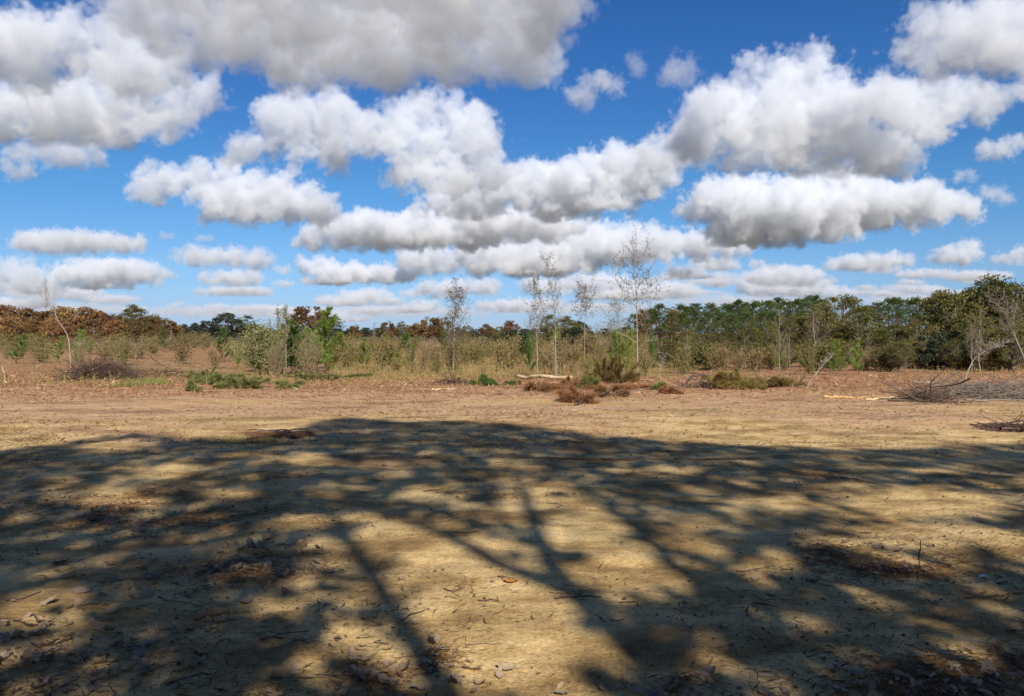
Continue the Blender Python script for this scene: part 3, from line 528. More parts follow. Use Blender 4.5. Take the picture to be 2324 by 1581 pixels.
# ------------------------------------------------------------------ far wood on the left, autumn coloured
left = [(-30,690,'rust'),(8,686,'rust'),(38,696,'red'),(66,691,'brown'),(92,699,'red'),(118,694,'brown'),(143,690,'rust'),(172,703,'red'),(196,691,'rust'),(222,699,'rust'),(246,705,'red'),(268,712,'rust'),(330,709,'brown'),(350,707,'brown'),(376,716,'brown'),(398,731,'rust')]
for i, (u, v, k) in enumerate(left):
    put(k, u, 205+18*RG.random(), v+4, k+'_tree', {'rust': 'rust coloured', 'red': 'dark red', 'brown': 'brown'}[k]+' tree in the far left wood, %s along its skyline from the left' % nth(i), 'tree', 'autumn trees in the far left wood')
for u, v, k in [(20,716,'rust'),(75,718,'brown'),(160,716,'rust'),(215,720,'brown'),(262,722,'rust'),(305,720,'brown'),(365,730,'brown'),(120,722,'rust')]:
    put(k, u, 175, v, k+'_tree', {'rust': 'lower rust', 'brown': 'lower brown'}[k]+' tree before the left wood, '+near(u), 'tree', 'front row of the left wood')
put('olive_dark', 304, 200, 691, 'green_oak_tree', 'dark green round topped tree standing up from the rust wood', 'tree', wide=1.1)
for u, v, w, lab in [(415,736,1.2,'low dark tree next to the end of the rust wood'),(440,733,1,'dark tree left of the tall dark oak'),(470,727,1.2,'dark tree with broad crown beside the tall dark oak'),(512,710,1.35,'tall dark spreading oak on the far horizon'),(545,730,1,'low dark tree right of the tall dark oak'),(575,735,1.2,'dark tree half hidden by the willow thicket')]:
    put('far_dark', u, 290, v, 'dark_tree', lab, 'tree', wide=w)
put('pine', 567, 290, 717, 'far_pine_tree', 'single dark pine above the far trees right of the oak', 'tree', wide=1.5)
put('brown', 702, 190, 690, 'round_brown_tree', 'round brown autumn tree behind the young pines', 'tree', wide=1.05)
put('pine', 757, 230, 719, 'far_pine_tree', 'round topped green pine right of the round brown tree', 'tree', wide=1.9)
for i in range(16): put('far_dark', 380+i*32+RG.normal()*8, 420, 744+RG.random()*5, 'far_tree', 'tree in the low dark line on the horizon left of centre', 'tree', 'low tree line on the horizon', 1.9)
for i in range(22): put('far_dark', 770+i*34+RG.normal()*8, 470, 741+RG.random()*6, 'far_tree', 'tree in the low dark line on the horizon behind the thicket', 'tree', 'low tree line behind the thicket', 1.9)
# centre background
for u, d, v, k, w, lab in [(806,230,736,'brown',.8,'small dull tree by the gap on the horizon'),(850,240,735,'bare',1.6,'pale bare tree right of the horizon gap'),(880,220,727,'brown',.8,'brown leaved tree right of the horizon gap'),(912,260,729,'olive_dark',1,'dark green tree behind the pale bare ones'),(945,230,731,'brown',1,'dull brown tree left of the leafy sapling'),
    (975,180,717,'brown',.9,'rusty brown tree behind the leafy sapling'),(1000,170,716,'brown',.9,'brownish tree just left of the leafy sapling'),(1018,150,722,'bare',1.5,'bare grey tree behind the leafy sapling'),(1060,240,736,'olive',1,'olive tree right of the leafy sapling'),(1105,250,733,'brown',.8,'low brown tree in the middle distance'),(1135,230,738,'olive',.9,'low olive tree in the middle distance'),
    (1160,220,725,'red',.9,'dark red tree in the middle distance'),(1203,190,713,'bare',1.8,'pale bare tree behind the first thin sapling'),(1225,190,716,'bare',1.6,'pale bare tree right behind the first thin sapling'),(1246,180,709,'olive_dark',.75,'dark green tree between the two white saplings'),(1283,185,717,'olive_dark',1.2,'dark green tree right of the tall white sapling'),(1315,190,727,'evergreen',.8,'dark bushy tree behind the leafy topped sapling'),
    (1120,120,752,'evergreen',1.1,'dark green bush in the middle of the thicket'),(1165,95,746,'evergreen',.9,'rounded green bush behind the fallen log'),(1205,110,749,'evergreen',1.0,'dark bush behind the first thin sapling'),(1300,100,744,'evergreen',1.2,'dark bush behind the leafy topped sapling'),(1345,110,722,'shrub_green',.9,'yellow green tree right of the leafy topped sapling'),(1390,105,728,'shrub_green',1,'yellow green leafy tree left of the tallest sapling'),(1425,115,735,'shrub_dark',1,'dark leafy tree beside the tallest sapling')]:
    put(k, u, d, v, 'background_tree' if k not in ('evergreen', 'shrub_green', 'shrub_dark') else 'background_bush', lab, 'tree' if k not in ('evergreen', 'shrub_green', 'shrub_dark') else 'bush', wide=w)
# right hand wood: pines behind, olive broadleaf trees in front
pines = [(1459,696,'red'),(1497,690,'pine'),(1478,700,'pine'),(1526,699,'rust'),(1547,690,'pine'),(1562,697,'pine'),(1580,691,'pine'),(1604,690,'pine'),(1622,696,'pine'),(1640,690,'pine'),(1658,693,'pine'),(1675,681,'pine'),(1692,688,'pine'),(1710,683,'pine'),(1730,690,'pine'),(1748,685,'pine'),(1769,677,'pine'),(1786,684,'pine'),(1803,680,'pine'),(1822,677,'pine'),(1843,675,'pine'),(1862,682,'pine'),(1995,686,'pine'),(2016,680,'pine'),(2037,678,'pine'),(2060,681,'pine'),(2083,679,'pine'),(2105,684,'pine'),(1440,712,'pine')]
pines.sort()
for i, (u, v, k) in enumerate(pines):
    if k == 'pine': put(k, u, 125+22*RG.random(), v+2*RG.normal(), 'pine_tree', 'tall green pine in the right wood, %s along its skyline from the left' % nth(i) if u < 1900 else 'bright green pine right of the olive tree, %s from it' % nth(i-len([q for q in pines if q[0] < 1900])), 'tree', 'pines of the right wood' if u < 1900 else 'pines right of the olive tree', 1.15)
    else: put(k, u, 128, v, 'autumn_tree', 'dark red tree at the left end of the pine wood' if k == 'red' else 'orange tinged tree among the first pines', 'tree', wide=.55)
for i in range(14): put('pine', 1490+i*30, 108+8*RG.random(), 706+8*RG.random(), 'pine_tree', 'shorter pine before the tall right hand pines, %s from the left' % nth(i), 'tree', 'shorter pines of the right wood', 1.15)
for u, d, v, k, w, lab in [(1910,92,660,'olive',1.15,'large olive brown domed tree in the right wood'),(1862,86,694,'olive',1.1,'olive tree leaning on the large domed one, its left side'),(1965,84,688,'olive',1.1,'olive tree just right of the large domed one'),(1800,88,712,'olive',1.1,'olive brown tree under the pines'),(1600,84,752,'olive',1.3,'low brown tree at the left end of the right wood'),(1650,82,748,'olive',1.3,'low brown tree below the pines, middle'),(1700,80,736,'olive_dark',1,'dark olive tree below the tall pines'),(1740,82,728,'olive_dark',1.0,'dark olive tree left of the bare vase shaped one'),(1560,90,744,'olive_dark',1,'dark tree at the left foot of the pines'),
    (2040,74,730,'olive',1.15,'olive tree in front of the bright pines'),(2085,72,722,'olive',1.0,'brownish tree before the dark evergreen bush'),(2005,76,742,'olive',1.2,'lower olive tree in the middle of the right wood'),(2128,76,658,'olive_dark',.9,'dark tree with flat tufts left of the tallest trees'),(2165,74,651,'olive_dark',.95,'dark tree with a layered top near the right edge'),(2200,78,652,'olive_dark',.95,'dark tree behind the layered one near the right edge'),(2236,76,622,'olive_dark',.8,'tallest tree near the right edge, fine leaved top'),(2276,74,617,'olive_dark',.85,'tall tree at the right edge, yellowing top'),(2318,72,626,'olive',.85,'tall olive tree cut by the right edge'),(2365,72,630,'olive_dark',.9,'tall dark tree beyond the right edge'),
    (2120,66,752,'evergreen',1.15,'black green round bush in the shade of the right trees'),(2160,67,744,'evergreen',1.0,'second black green bush beside the round one'),(2190,62,762,'shrub_dark',1,'dark bush right of the black green ones'),(2240,60,742,'olive',1.0,'leafy olive tree behind the leaning white trunk'),(2300,58,722,'olive',.95,'leafy olive tree behind the right edge trunk'),(2210,66,712,'olive_dark',.9,'dark tree filling between the layered tops'),(2270,66,698,'olive_dark',.9,'dark tree under the tallest crown'),(2330,66,690,'olive_dark',.9,'dark tree low at the right edge')]:
    put(k, u, d, v, 'broadleaf_tree' if k.startswith('olive') else 'evergreen_bush', lab, 'tree' if k.startswith('olive') else 'bush', wide=w)
for i in range(44):
    u = 1490+i*19.5+RG.normal()*9; k = ['shrub_dark', 'olive', 'shrub_olive', 'shrub_twig', 'shrub_tan', 'olive'][RG.integers(0, 6)]; d = 62+14*RG.random()-6*(u-1490)/840
    put(k, u, d, 762+24*RG.random()-(10 if u > 2000 else 0), 'wood_edge_bush', {'shrub_dark': 'dark leafy bush', 'olive': 'dense olive bush', 'shrub_olive': 'olive leafy shrub', 'shrub_twig': 'bare twiggy shrub', 'shrub_tan': 'tan dry shrub'}[k]+' at the right wood foot, '+near(u), 'bush', 'bushes along the foot of the right wood', 1.25)
for u, vb, v, k, w, lab in [(1768,847,712,1,.8,'slim pale trunked tree in front of the right wood, left of two'),(1792,836,745,0,.8,'slim pale tree just right of the first pale trunk'),(1846,834,708,0,1.3,'pale bare vase shaped tree in front of the large olive tree'),(1970,841,762,1,.7,'small straight pale trunk before the middle of the right wood'),(2096,838,768,2,.7,'thin trunked tree before the black green bush'),(2196,842,758,0,.6,'thin bare stem right of the black bush'),(2224,848,694,2,.7,'thin brown leaved tree behind the leaning white trunk'),(2206,845,735,0,.7,'thin bare grey tree before the right trees'),(1560,842,757,2,.8,'thin tree with yellow leaves at the left end of the right wood'),(1690,838,770,0,.8,'pale bent sapling before the dark olive tree'),(1640,836,775,0,.8,'pale bare sapling under the pines')]:
    b = G(u, vb); s = rfit(7, b, v); plant(PR['bare'][k], 'slim_tree', b, (s*w, s*w, s), RG.random()*6.28, lab, 'tree')
# ------------------------------------------------------------------ thicket of shrubs over the cut field
zone = [('left', -40, 560, 66, 190, 28), ('centre', 760, 1490, 50, 150, 46), ('right', 1450, 2000, 44, 62, 9)]
words = {'shrub_olive': 'olive leafy shrub', 'shrub_tan': 'tan dry leaved shrub', 'shrub_green': 'yellow green leafy shrub', 'shrub_twig': 'bare shrub', 'ypine': 'light green young pine', 'dpine': 'dark green young pine'}
for zn, u0, u1, d0, d1, n in zone:
    for i in range(n):
        u = u0+(u1-u0)*(i+RG.random())/n; d = d0*(d1/d0)**(RG.random()**(.75 if zn == 'left' else 1.1)); k = RG.choice(['shrub_olive', 'shrub_tan', 'shrub_green', 'shrub_twig', 'ypine', 'dpine'], p=[.24, .20, .20, .16, .15, .05])
        b = at(u, d); hh = 1.3+1.6*RG.random()+.015*d; vt = HV-(b[2]+hh-EYE)/d*F; lim = {'left': 738, 'centre': 738+14*RG.random(), 'right': 770}[zn]
        if vt < lim: hh -= (lim-vt)*d/F
        if hh < .5: continue
        s = hh/PH[k]; w = (.75+.5*RG.random())*(1.25 if d > 80 else 1); p = PR[k][RG.integers(0, len(PR[k]))]; b[2] -= .03
        plant(p, 'young_pine' if 'pine' in k else 'shrub', b, (s*w, s*w, s), RG.random()*6.28, words[k]+{'left': ' in the field ', 'centre': ' in thicket ', 'right': ' on cut ground '}[zn]+('close by, ' if d < 52 else 'further back, ' if d < 85 else 'far back, ')+near(u), 'young pine' if 'pine' in k else 'shrub', zn+' thicket')
# notable ones in the left field
for u, vb, v, k, w, lab in [(120,779,722,'ypine',1.6,'broad light green pine behind the bent white sapling'),(98,778,735,'ypine',1.3,'light green pine left of the bare antenna like tree'),(270,785,738,'ypine',1.3,'light green pine in the middle of the left field'),(292,815,742,'shrub_twig',1.6,'tall clump of bare stems behind the brush pile'),(316,815,752,'shrub_twig',1.4,'brown clump of bare stems right of the first clump'),(15,790,735,'shrub_green',1.2,'green bush at the left edge of the field'),(55,775,738,'shrub_olive',1.4,'grey green shrub left of the light green pines'),(470,790,752,'shrub_green',1.3,'yellow green bush before the dark oak'),(420,785,748,'shrub_olive',1.5,'olive bush before the dark tree line'),(520,800,765,'ypine',1.1,'small light pine left of the willow thicket'),(250,820,760,'shrub_tan',1.1,'tan shrub behind the brush pile'),
    (195,790,748,'shrub_twig',1.3,'grey feathery shrub right of the bent sapling'),(372,790,742,'shrub_olive',1.3,'olive shrub at the foot of the dead snags'),(172,832,797,'dpine',1.1,'small dark green pine at the foot of the bent sapling')]:
    put(k, u, 0, v, 'young_pine' if 'pine' in k else 'shrub', lab, 'young pine' if 'pine' in k else 'shrub', wide=w, v=vb)
for u, vb, v, s_, lab in [(124,777,611,0,'tall dead pole standing in the left field'),(282,790,700,1,'short dead snag before the green oak'),(356,785,706,1,'grey dead snag left of the taller one'),(378,790,703,0,'thin dead snag at the end of the rust wood'),(390,795,750,1,'low dead stub in the left field')]:
    b = G(u, vb); s = rfit(5, b, v); plant(PR['snag'][s_], 'dead_snag', b, (min(s, .9), min(s, .9), s), 0, lab, 'snag')
b = G(105, 779); s = rfit(7, b, 633); plant(sapling(501, 7, .06, M['pale_bark'], None, 40, .16, 24, 0, t0=.5, sub=6), 'bare_tree', b, s, 1.0, 'bare feathery topped tree left of the dead pole', 'tree')

# ------------------------------------------------------------------ the young trees along the edge of the clearing
def px_path(pts, d, base): return np.array([P3(u, v, d) for u, v in pts])-base
def px_sapling(name, lab, pts, r, bark, leaf, cat='sapling', extra=(), **k):
    b = G(*pts[0]); P = px_path(pts, b[1], b); P[0] = (0, 0, -.05); rng = np.random.default_rng(k.get('seed', 1)); P[1:, 1] += np.cumsum(rng.normal(size=len(P)-1))*.06
    t = np.linspace(0, len(P)-1, 22); i = np.minimum(t.astype(int), len(P)-2); f = (t-i)[:, None]; Pm = P[i]*(1-f)+P[i+1]*f; Pm[1:-1] = (Pm[:-2]+2*Pm[1:-1]+Pm[2:])/4
    h = P[:, 2].max(); k.setdefault('seed', 1); sd = k.pop('seed'); pr = sapling(sd, h, r, bark, leaf, P=Pm, **k); e = plant(pr, name, b, 1, 0, lab, cat)
    for j, (q, rr) in enumerate(extra):
        Q = px_path(q, b[1], b); Q[:, 1] += np.linspace(0, .25*(-1)**j, len(Q)); g = Geo(); tube(g, Q, np.linspace(rr, .006, len(Q)), 5); gg = Geo(); branch_set(np.random.default_rng(j+sd), g, Q, np.linspace(rr, .006, len(Q)), 7, .4, .95, .1*h, 30, .5, 2); part('branch', g.mesh('branch', bark, True), e)
    return e
px_sapling('bent_sapling', 'bent white sapling with antenna like top at the left', [(162,853),(159,815),(155,765),(140,742),(126,722),(123,697),(109,677),(86,659),(67,634)], .035, M['pale_bark'], None, nbr=7, length=.10, ang=50, leafn=0, t0=.45, sub=1, extra=[([(123,697),(104,687),(86,668),(76,660)], .014), ([(156,735),(158,737),(178,717),(207,682),(235,657)], .016), ([(157,795),(170,785),(185,779)], .01)])
px_sapling('leafy_sapling', 'leafy grey green sapling standing alone in the middle', [(1029,852),(1030,800),(1031,740),(1032,700),(1034,655)], .04, M['bark'], M['sparse'], nbr=50, length=.34, ang=40, leafn=1500, ls=.085, t0=.26, sub=6, seed=3)
px_sapling('bare_sapling', 'slim white sapling, first of the three left of the leafy topped one', [(1220,863),(1219,800),(1218,740),(1216,690),(1213,633)], .026, M['pale_bark'], M['sparse'], nbr=34, length=.26, ang=40, leafn=340, ls=.085, t0=.35, sub=5, topbias=2.5, seed=5)
px_sapling('bare_sapling', 'tall white twin stemmed sapling behind the fallen log', [(1262,858),(1261,780),(1258,700),(1250,640),(1240,588)], .032, M['pale_bark'], M['sparse'], nbr=40, length=.20, ang=40, leafn=300, ls=.085, t0=.3, sub=5, topbias=2.2, seed=7, extra=[([(1259,850),(1257,800),(1256,770)], .025)])
px_sapling('leafy_topped_sapling', 'white sapling with a dark leafy top right of the log', [(1326,829),(1327,780),(1327,730),(1329,690),(1326,648)], .032, M['pale_bark'], M['sparse'], nbr=40, length=.34, ang=52, leafn=900, ls=.13, t0=.5, sub=6, seed=9)
px_sapling('tall_sapling', 'tallest sapling with wide open crown and white trunk', [(1447,860),(1447,800),(1446,730),(1445,680),(1443,630),(1441,566)], .036, M['pale_bark'], M['sparse'], nbr=30, length=.36, ang=46, leafn=700, ls=.088, t0=.40, sub=6, topbias=0, seed=11, extra=[([(1445,700),(1420,670),(1400,640),(1388,605)], .02), ([(1446,655),(1462,630),(1480,605),(1495,588)], .018), ([(1446,780),(1425,765),(1400,755),(1375,752)], .018), ([(1447,790),(1465,775),(1490,772)], .016)])
px_sapling('yellow_leafed_sapling', 'small pale leaved sapling left of the tallest one', [(1400,845),(1402,790),(1400,740),(1396,684)], .03, M['bark'], M['willow'], nbr=40, length=.42, ang=45, leafn=1100, ls=.085, t0=.2, sub=6, seed=13)
px_sapling('arching_sapling', 'pale stem arching over beside the tallest sapling', [(1452,840),(1462,820),(1480,804),(1500,800),(1520,806),(1545,822)], .03, M['pale_bark'], M['tan_leaf'], nbr=18, length=.35, ang=70, leafn=30, ls=.07, t0=.4, sub=4, seed=15)
px_sapling('arching_sapling', 'short pale leaning stem right of the arching one', [(1491,863),(1501,835),(1505,812)], .025, M['pale_bark'], None, nbr=16, length=.5, ang=55, leafn=0, t0=.5, sub=4, seed=17)
px_sapling('leaning_sapling', 'pale bare sapling leaning right on the open cut ground', [(1828,879),(1850,850),(1872,826),(1896,803)], .02, M['pale_bark'], None, nbr=14, length=.28, ang=40, leafn=0, t0=.5, sub=4, seed=19)
px_sapling('leaning_sapling', 'small pale stick like sapling leaning left near the right wood', [(1950,845),(1935,822),(1926,800)], .02, M['pale_bark'], M['tan_leaf'], nbr=12, length=.4, ang=50, leafn=30, ls=.07, t0=.5, sub=3, seed=20)
px_sapling('leaning_white_tree', 'white curved trunk leaning right before the right wood', [(2190,872),(2194,850),(2214,815),(2238,795),(2262,788),(2290,786)], .032, M['pale_bark'], None, nbr=34, length=.45, ang=62, leafn=0, t0=.4, sub=6, seed=21)
px_sapling('leaning_grey_tree', 'bare grey tree leaning left over the right edge', [(2345,880),(2325,812),(2305,765),(2288,730),(2270,700),(2240,682)], .04, M['bark'], None, nbr=30, length=.34, ang=60, leafn=0, t0=.35, sub=6, seed=23)
# willow and pine thicket left of centre
def at_v(u, vb): return G(u, vb)
def thick(pr, ph, u, vb, vt, w, name, lab, cat, rot=None):
    b = G(u, vb); s = rfit(ph, b, vt); return plant(pr, name, b, (s*w, s*w, s), RG.random()*6.28 if rot is None else rot, lab, cat)
wil = shrub(201, 3, 2.2, M['willow'], M['tan_twig'], 38, 6000, .10, sub=8); wil2 = shrub(202, 3, 2.4, M['willow'], M['tan_twig'], 44, 900, .08, sub=9, vase=.25)
thick(wil, 3, 610, 851, 712, 1.25, 'willow_shrub', 'pale olive willow shrub at the left of the pine thicket', 'shrub'); thick(wil, 3, 586, 846, 734, 1.1, 'willow_shrub', 'lower willow shrub at the outer left of the pine thicket', 'shrub', 2.)
thick(wil2, 3, 624, 857, 748, .75, 'willow_shrub', 'bare grey stemmed shrub before the pine thicket', 'shrub'); thick(wil2, 3, 700, 853, 742, .85, 'willow_shrub', 'vase shaped bare stemmed shrub right of the pale trunk', 'shrub', 1.); thick(wil, 3, 682, 846, 722, 1.0, 'willow_shrub', 'leafy willow shrub behind the vase shaped one', 'shrub', 3.)
thick(young_pine(211, 3.0, M['deep_pine'], .34, 2.8), 3.0, 666, 852, 730, 1.5, 'young_pine', 'dense dark green pine in the middle of the thicket', 'young pine'); thick(young_pine(213, 3.0, M['deep_pine'], .34, 2.4), 3.0, 640, 851, 740, 1.6, 'young_pine', 'dark green pine behind the bare grey stems', 'young pine'); thick(PR['dpine'][0], 2.6, 588, 850, 768, 1.8, 'young_pine', 'low dark green pine at the left foot of the thicket', 'young pine')
px_sapling('pale_trunk_sapling', 'straight pale trunk rising in front of the pine thicket', [(650,856),(649,800),(649,750),(648,699)], .04, M['pale_bark'], M['willow'], nbr=34, length=.20, ang=34, leafn=650, ls=.09, t0=.4, sub=5, seed=31)
px_sapling('pale_trunk_sapling', 'slender leafy sapling left of the straight pale trunk', [(632,850),(632,780),(630,702)], .025, M['bark'], M['willow'], nbr=26, length=.16, ang=30, leafn=420, ls=.09, t0=.5, sub=4, seed=33)
thick(young_pine(221, 3.6, M['young_pine'], .30, 3.0), 3.6, 739, 838, 700, 1.5, 'young_pine', 'tall bright green young pine right of the thicket', 'young pine'); thick(young_pine(223, 2.6, M['young_pine'], .34, 2.4), 2.6, 824, 838, 765, 1.4, 'young_pine', 'smaller bright green pine right of the tall one', 'young pine'); thick(young_pine(225, 2.0, M['deep_pine'], .34, 1.5), 2.0, 937, 845, 797, 1.0, 'young_pine', 'leaning dark green pine left of the leafy sapling', 'young pine')
thick(young_pine(231, 3.0, M['young_pine'], .36, 2.6), 3.0, 722, 842, 742, 1.4, 'young_pine', 'bright green pine between the thicket and the tall young pine', 'young pine'); thick(young_pine(233, 2.6, M['young_pine'], .36, 2.4), 2.6, 758, 838, 756, 1.4, 'young_pine', 'bushy bright green pine leaning on the tall young pine', 'young pine'); thick(young_pine(235, 2.6, M['deep_pine'], .36, 2.4), 2.6, 616, 848, 762, 1.5, 'young_pine', 'dark green pine under the pale olive willow', 'young pine')
for i in range(15):
    u = 745+i*49+RG.normal()*9; k = ['shrub_tan', 'shrub_olive', 'shrub_twig', 'shrub_green', 'shrub_twig'][RG.integers(0, 5)]; vb = 838+14*RG.random()
    if 1120 < u < 1200: vb -= 8
    put(k, u, 0, vb-22-34*RG.random(), 'shrub', {'shrub_tan': 'low tan shrub', 'shrub_olive': 'low olive shrub', 'shrub_twig': 'low bare tangle', 'shrub_green': 'low yellow green shrub'}[k]+' by the clearing, '+near(u), 'shrub', 'low shrubs along the clearing', 1.3, v=vb)
thick(wil2, 3, 184, 838, 748, .45, 'feathery_weed', 'pale feathery tall weed right of the bent white sapling', 'weed')
# ------------------------------------------------------------------ shade trees behind the viewer, whose shadows fall over the sand
COT = 1/math.tan(SE); LD = np.array([-math.sin(SA), math.cos(SA)])
def above(S2, h): return np.array([S2[0]-h*COT*LD[0], S2[1]-h*COT*LD[1], h])
limbs = [  # shadow line on the sand (measuring grid), depth of the limb behind the viewer, radii
    ([(1010,1580),(930,1450),(885,1380),(840,1300),(790,1215),(745,1150),(715,1100)], -5.2, .10, .045, 0),
    ([(1560,1600),(1410,1440),(1290,1350),(1235,1260),(1205,1190),(1195,1120),(1165,1070)], -4.4, .13, .05, 1),
    ([(1290,1350),(1150,1290),(1040,1235),(950,1195),(880,1160),(820,1140)], -4.4, .09, .03, 1),
    ([(1850,1580),(1740,1480),(1600,1340),(1520,1270),(1430,1190),(1370,1140),(1310,1085)], -5.0, .11, .045, 2),
    ([(2100,1560),(1960,1440),(1870,1340),(1820,1260),(1780,1190)], -5.6, .13, .05, 3),
    ([(1600,1340),(1660,1270),(1700,1210),(1720,1160)], -5.0, .07, .03, 2),
    ([(500,1600),(430,1480),(400,1380),(380,1290),(350,1200)], -6.0, .16, .05, 4),
    ([(2500,1500),(2390,1400),(2300,1320),(2200,1250)], -5.5, .15, .05, 5)]
lit_patches = [(275,1012,70,12,.9),(374,1080,80,26,.85),(132,1098,34,12,.9),(248,1131,105,18,.85),(507,1120,75,13,.8),(700,1043,52,10,.8),(859,1059,52,12,.7),(1145,1051,52,10,.7),(1245,1122,62,36,.95),(1085,1167,48,20,.9),(82,1381,66,32,.95),(138,1348,62,18,.9),(10,1420,28,42,.8),
    (1046,1282,135,62,1),(1129,1392,185,72,1),(799,1365,85,22,.6),(1184,1486,165,62,1),(881,1459,75,32,.6),(1240,1590,90,40,.8),(800,1183,62,20,.85),(909,1222,112,40,1),(732,1233,50,15,.7),(110,1596,130,40,.55),(551,1613,90,40,.5),
    (1178,1139,42,62,1),(1327,1216,105,52,1),(1410,1293,155,54,1),(1245,1459,95,62,1),(1206,1541,115,60,1),(1735,1145,82,18,.9),(1548,1189,62,26,.9),(1746,1288,72,30,.9),(1592,1249,46,26,.9),(1878,1222,74,22,.9),(2098,1139,180,30,1),(2098,1216,210,26,1),(2374,1249,130,30,1),(2098,1277,95,20,.9),(1988,1403,62,40,.5),(2098,1492,105,40,.6),(1492,1067,82,10,.7),(2131,1067,62,10,.7),(2308,1095,64,12,.8),(1640,1110,70,10,.6),(560,1040,60,9,.6),(420,1235,60,12,.55),(620,1290,60,14,.4),(330,1500,60,20,.35),(1850,1110,70,12,.7),(1000,1110,60,14,.7),(620,1190,60,14,.5),(1960,1060,60,8,.5),(715,1335,75,36,.7),(790,1450,60,40,.65),(960,1440,80,70,1),(700,1180,60,20,.8),(880,1325,46,40,.95),(770,1260,40,30,.85),(700,1290,50,26,.75),(930,1530,60,50,.7),(1030,1560,80,50,.9),(650,1390,60,20,.45),(1330,1140,50,30,.8),(1450,1250,80,30,.9),(940,1130,50,14,.6),(760,1110,50,12,.5)]
_LP = np.array(lit_patches)
_EU = np.array([-900,0,100,180,300,420,540,640,700,770,860,1000,1150,1290,1500,1700,1900,2100,2324,3200]); _EV = np.array([1030,1022,1012,992,984,992,1000,985,966,950,955,958,963,976,992,1004,1016,1012,1006,1000])
def shade_keep(x, y):
    """how much leaf stands between this ground point and the sun"""
    yy = np.maximum(y, .6); u = 1162+F*x/yy; v = HV+F*EYE/yy; e = np.interp(u, _EU, _EV); keep = np.clip((v-e)/9, 0, 1)
    k2 = np.zeros_like(x)
    for a, b, ru, rv, s in _LP: k2 = np.maximum(k2, s*np.clip(1.65-np.sqrt(((u-a)/ru)**2+((v-b)/rv)**2)*1.0, 0, .8)/.8)
    return keep*(1-k2)*np.where(y < 3.0, .75, 1)
def shade_trees():
    rng = np.random.default_rng(77); T = [Geo() for _ in range(6)]; Lf = [Geo() for _ in range(6)]; base = {}
    for pts, py, r0, r1, ti in limbs:
        Q = []
        for u, v in pts:
            t = (v-HV)/F; y = EYE/t; x = (u-1162)/F*y; h = (y-py)/(COT*LD[1]); Q.append(above((x, y), h))
        Q = np.array(Q); tt = np.linspace(0, len(Q)-1, 16); i = np.minimum(tt.astype(int), len(Q)-2); f = (tt-i)[:, None]; Q = Q[i]*(1-f)+Q[i+1]*f
        for _ in range(2): Q[1:-1] = (Q[:-2]+2*Q[1:-1]+Q[2:])/4
        if ti not in base:
            base[ti] = np.array([Q[0][0]*1.0, Q[0][1], 0]); n = 8; s_ = np.linspace(0, 1, n)[:, None]; St = np.array([Q[0][0], Q[0][1], -.2])*(1-s_)+Q[0]*s_; St[1:-1, :2] += rng.normal(size=(n-2, 2))*.03
            Q = np.concatenate([St[:-1], Q]); R = np.concatenate([np.linspace(r0*1.7, r0, n-1), np.linspace(r0, r1, 16)])
        else: R = np.linspace(r0, r1, 16)
        tube(T[ti], Q, R, 9); tips = branch_set(rng, T[ti], Q[-12:], R[-12:], 8, .2, 1, 2.0, 40, .3, 3)
    n = 114000; sx = rng.uniform(-17, 17, n); sy = rng.uniform(-9, 14.2, n); k = shade_keep(sx, sy)*(.8+.5*np.clip(fbm(sx*.6, sy*.6, 2)+.5, 0, 1)); ok = rng.random(n) < np.clip(k, 0, 1); sx, sy = sx[ok], sy[ok]; n = len(sx)
    py = -2.2-5.5*rng.random(n); h = (sy-py)/(COT*LD[1]); ok = h > 2.6; sx, sy, h = sx[ok], sy[ok], h[ok]; X = np.stack([sx-h*COT*LD[0], sy-h*COT*LD[1], h], 1)
    bx = np.array([base[i] for i in range(6)]); own = np.argmin(np.abs(X[:, None, 0]-bx[None, :, 0])+rng.random((len(X), 6))*1.2, 1)
    labs = ['slender oak behind the viewer casting the thin curved shadow', 'stout forked oak behind the viewer casting the broad central shadow', 'oak behind the viewer shading the sand right of centre', 'oak behind the viewer shading the straw patch', 'oak behind the viewer shading the left of the sand', 'oak behind the viewer shading the far right of the sand']
    for i in range(6):
        m_ = own == i; g = Lf[i]; leaves(g, X[m_]-base[i], .23, rng, .75, .0); tr = T[i]; tr.V = [v-base[i] for v in tr.V]
        e = empty('oak_tree', base[i], labs[i], 'tree'); part('trunk', tr.mesh('trunk', M['bark'], True), e); part('crown', g.mesh('crown', M['olive']), e)
shade_trees()

# ------------------------------------------------------------------ felled wood, brush and boughs
def ground_path(pts, n=14, lift=.03):
    q = np.array([G(u, v) for u, v in pts]); t = np.linspace(0, len(q)-1, n); i = np.minimum(t.astype(int), len(q)-2); f = (t-i)[:, None]; q = q[i]*(1-f)+q[i+1]*f
    q[:, 2] = tz(q[:, 0], q[:, 1])+lift; return q
def log(name, lab, cat, pts, r, mat, lift=None, twigs=0, seed=0, r1=None, air=None):
    rng = np.random.default_rng(seed+400); q = ground_path(pts, 14, r*.8 if lift is None else lift)
    if air is not None: q[:, 2] += np.interp(np.linspace(0, 1, 14), np.linspace(0, 1, len(air)), air)
    c = q[0].copy(); q = q-c; q[1:-1] += rng.normal(size=(12, 3))*r*.35; R = np.linspace(r, r*.6 if r1 is None else r1, 14); g = Geo(); tube(g, q, R*(1+.12*rng.normal(size=14)), 8)
    if not twigs: return single(name, g.mesh(name, mat, True), lab, cat, loc=c)
    e = empty(name, c, lab, cat); part('trunk', g.mesh('trunk', mat, True), e); gb = Geo(); branch_set(rng, gb, q, R, twigs, .3, .98, .38*np.linalg.norm(q[-1]-q[0]), 60, .5, 3, minr=min(.004, r*.3), flat=.15); part('twigs', gb.mesh('twigs', mat), e, 'stuff'); return e
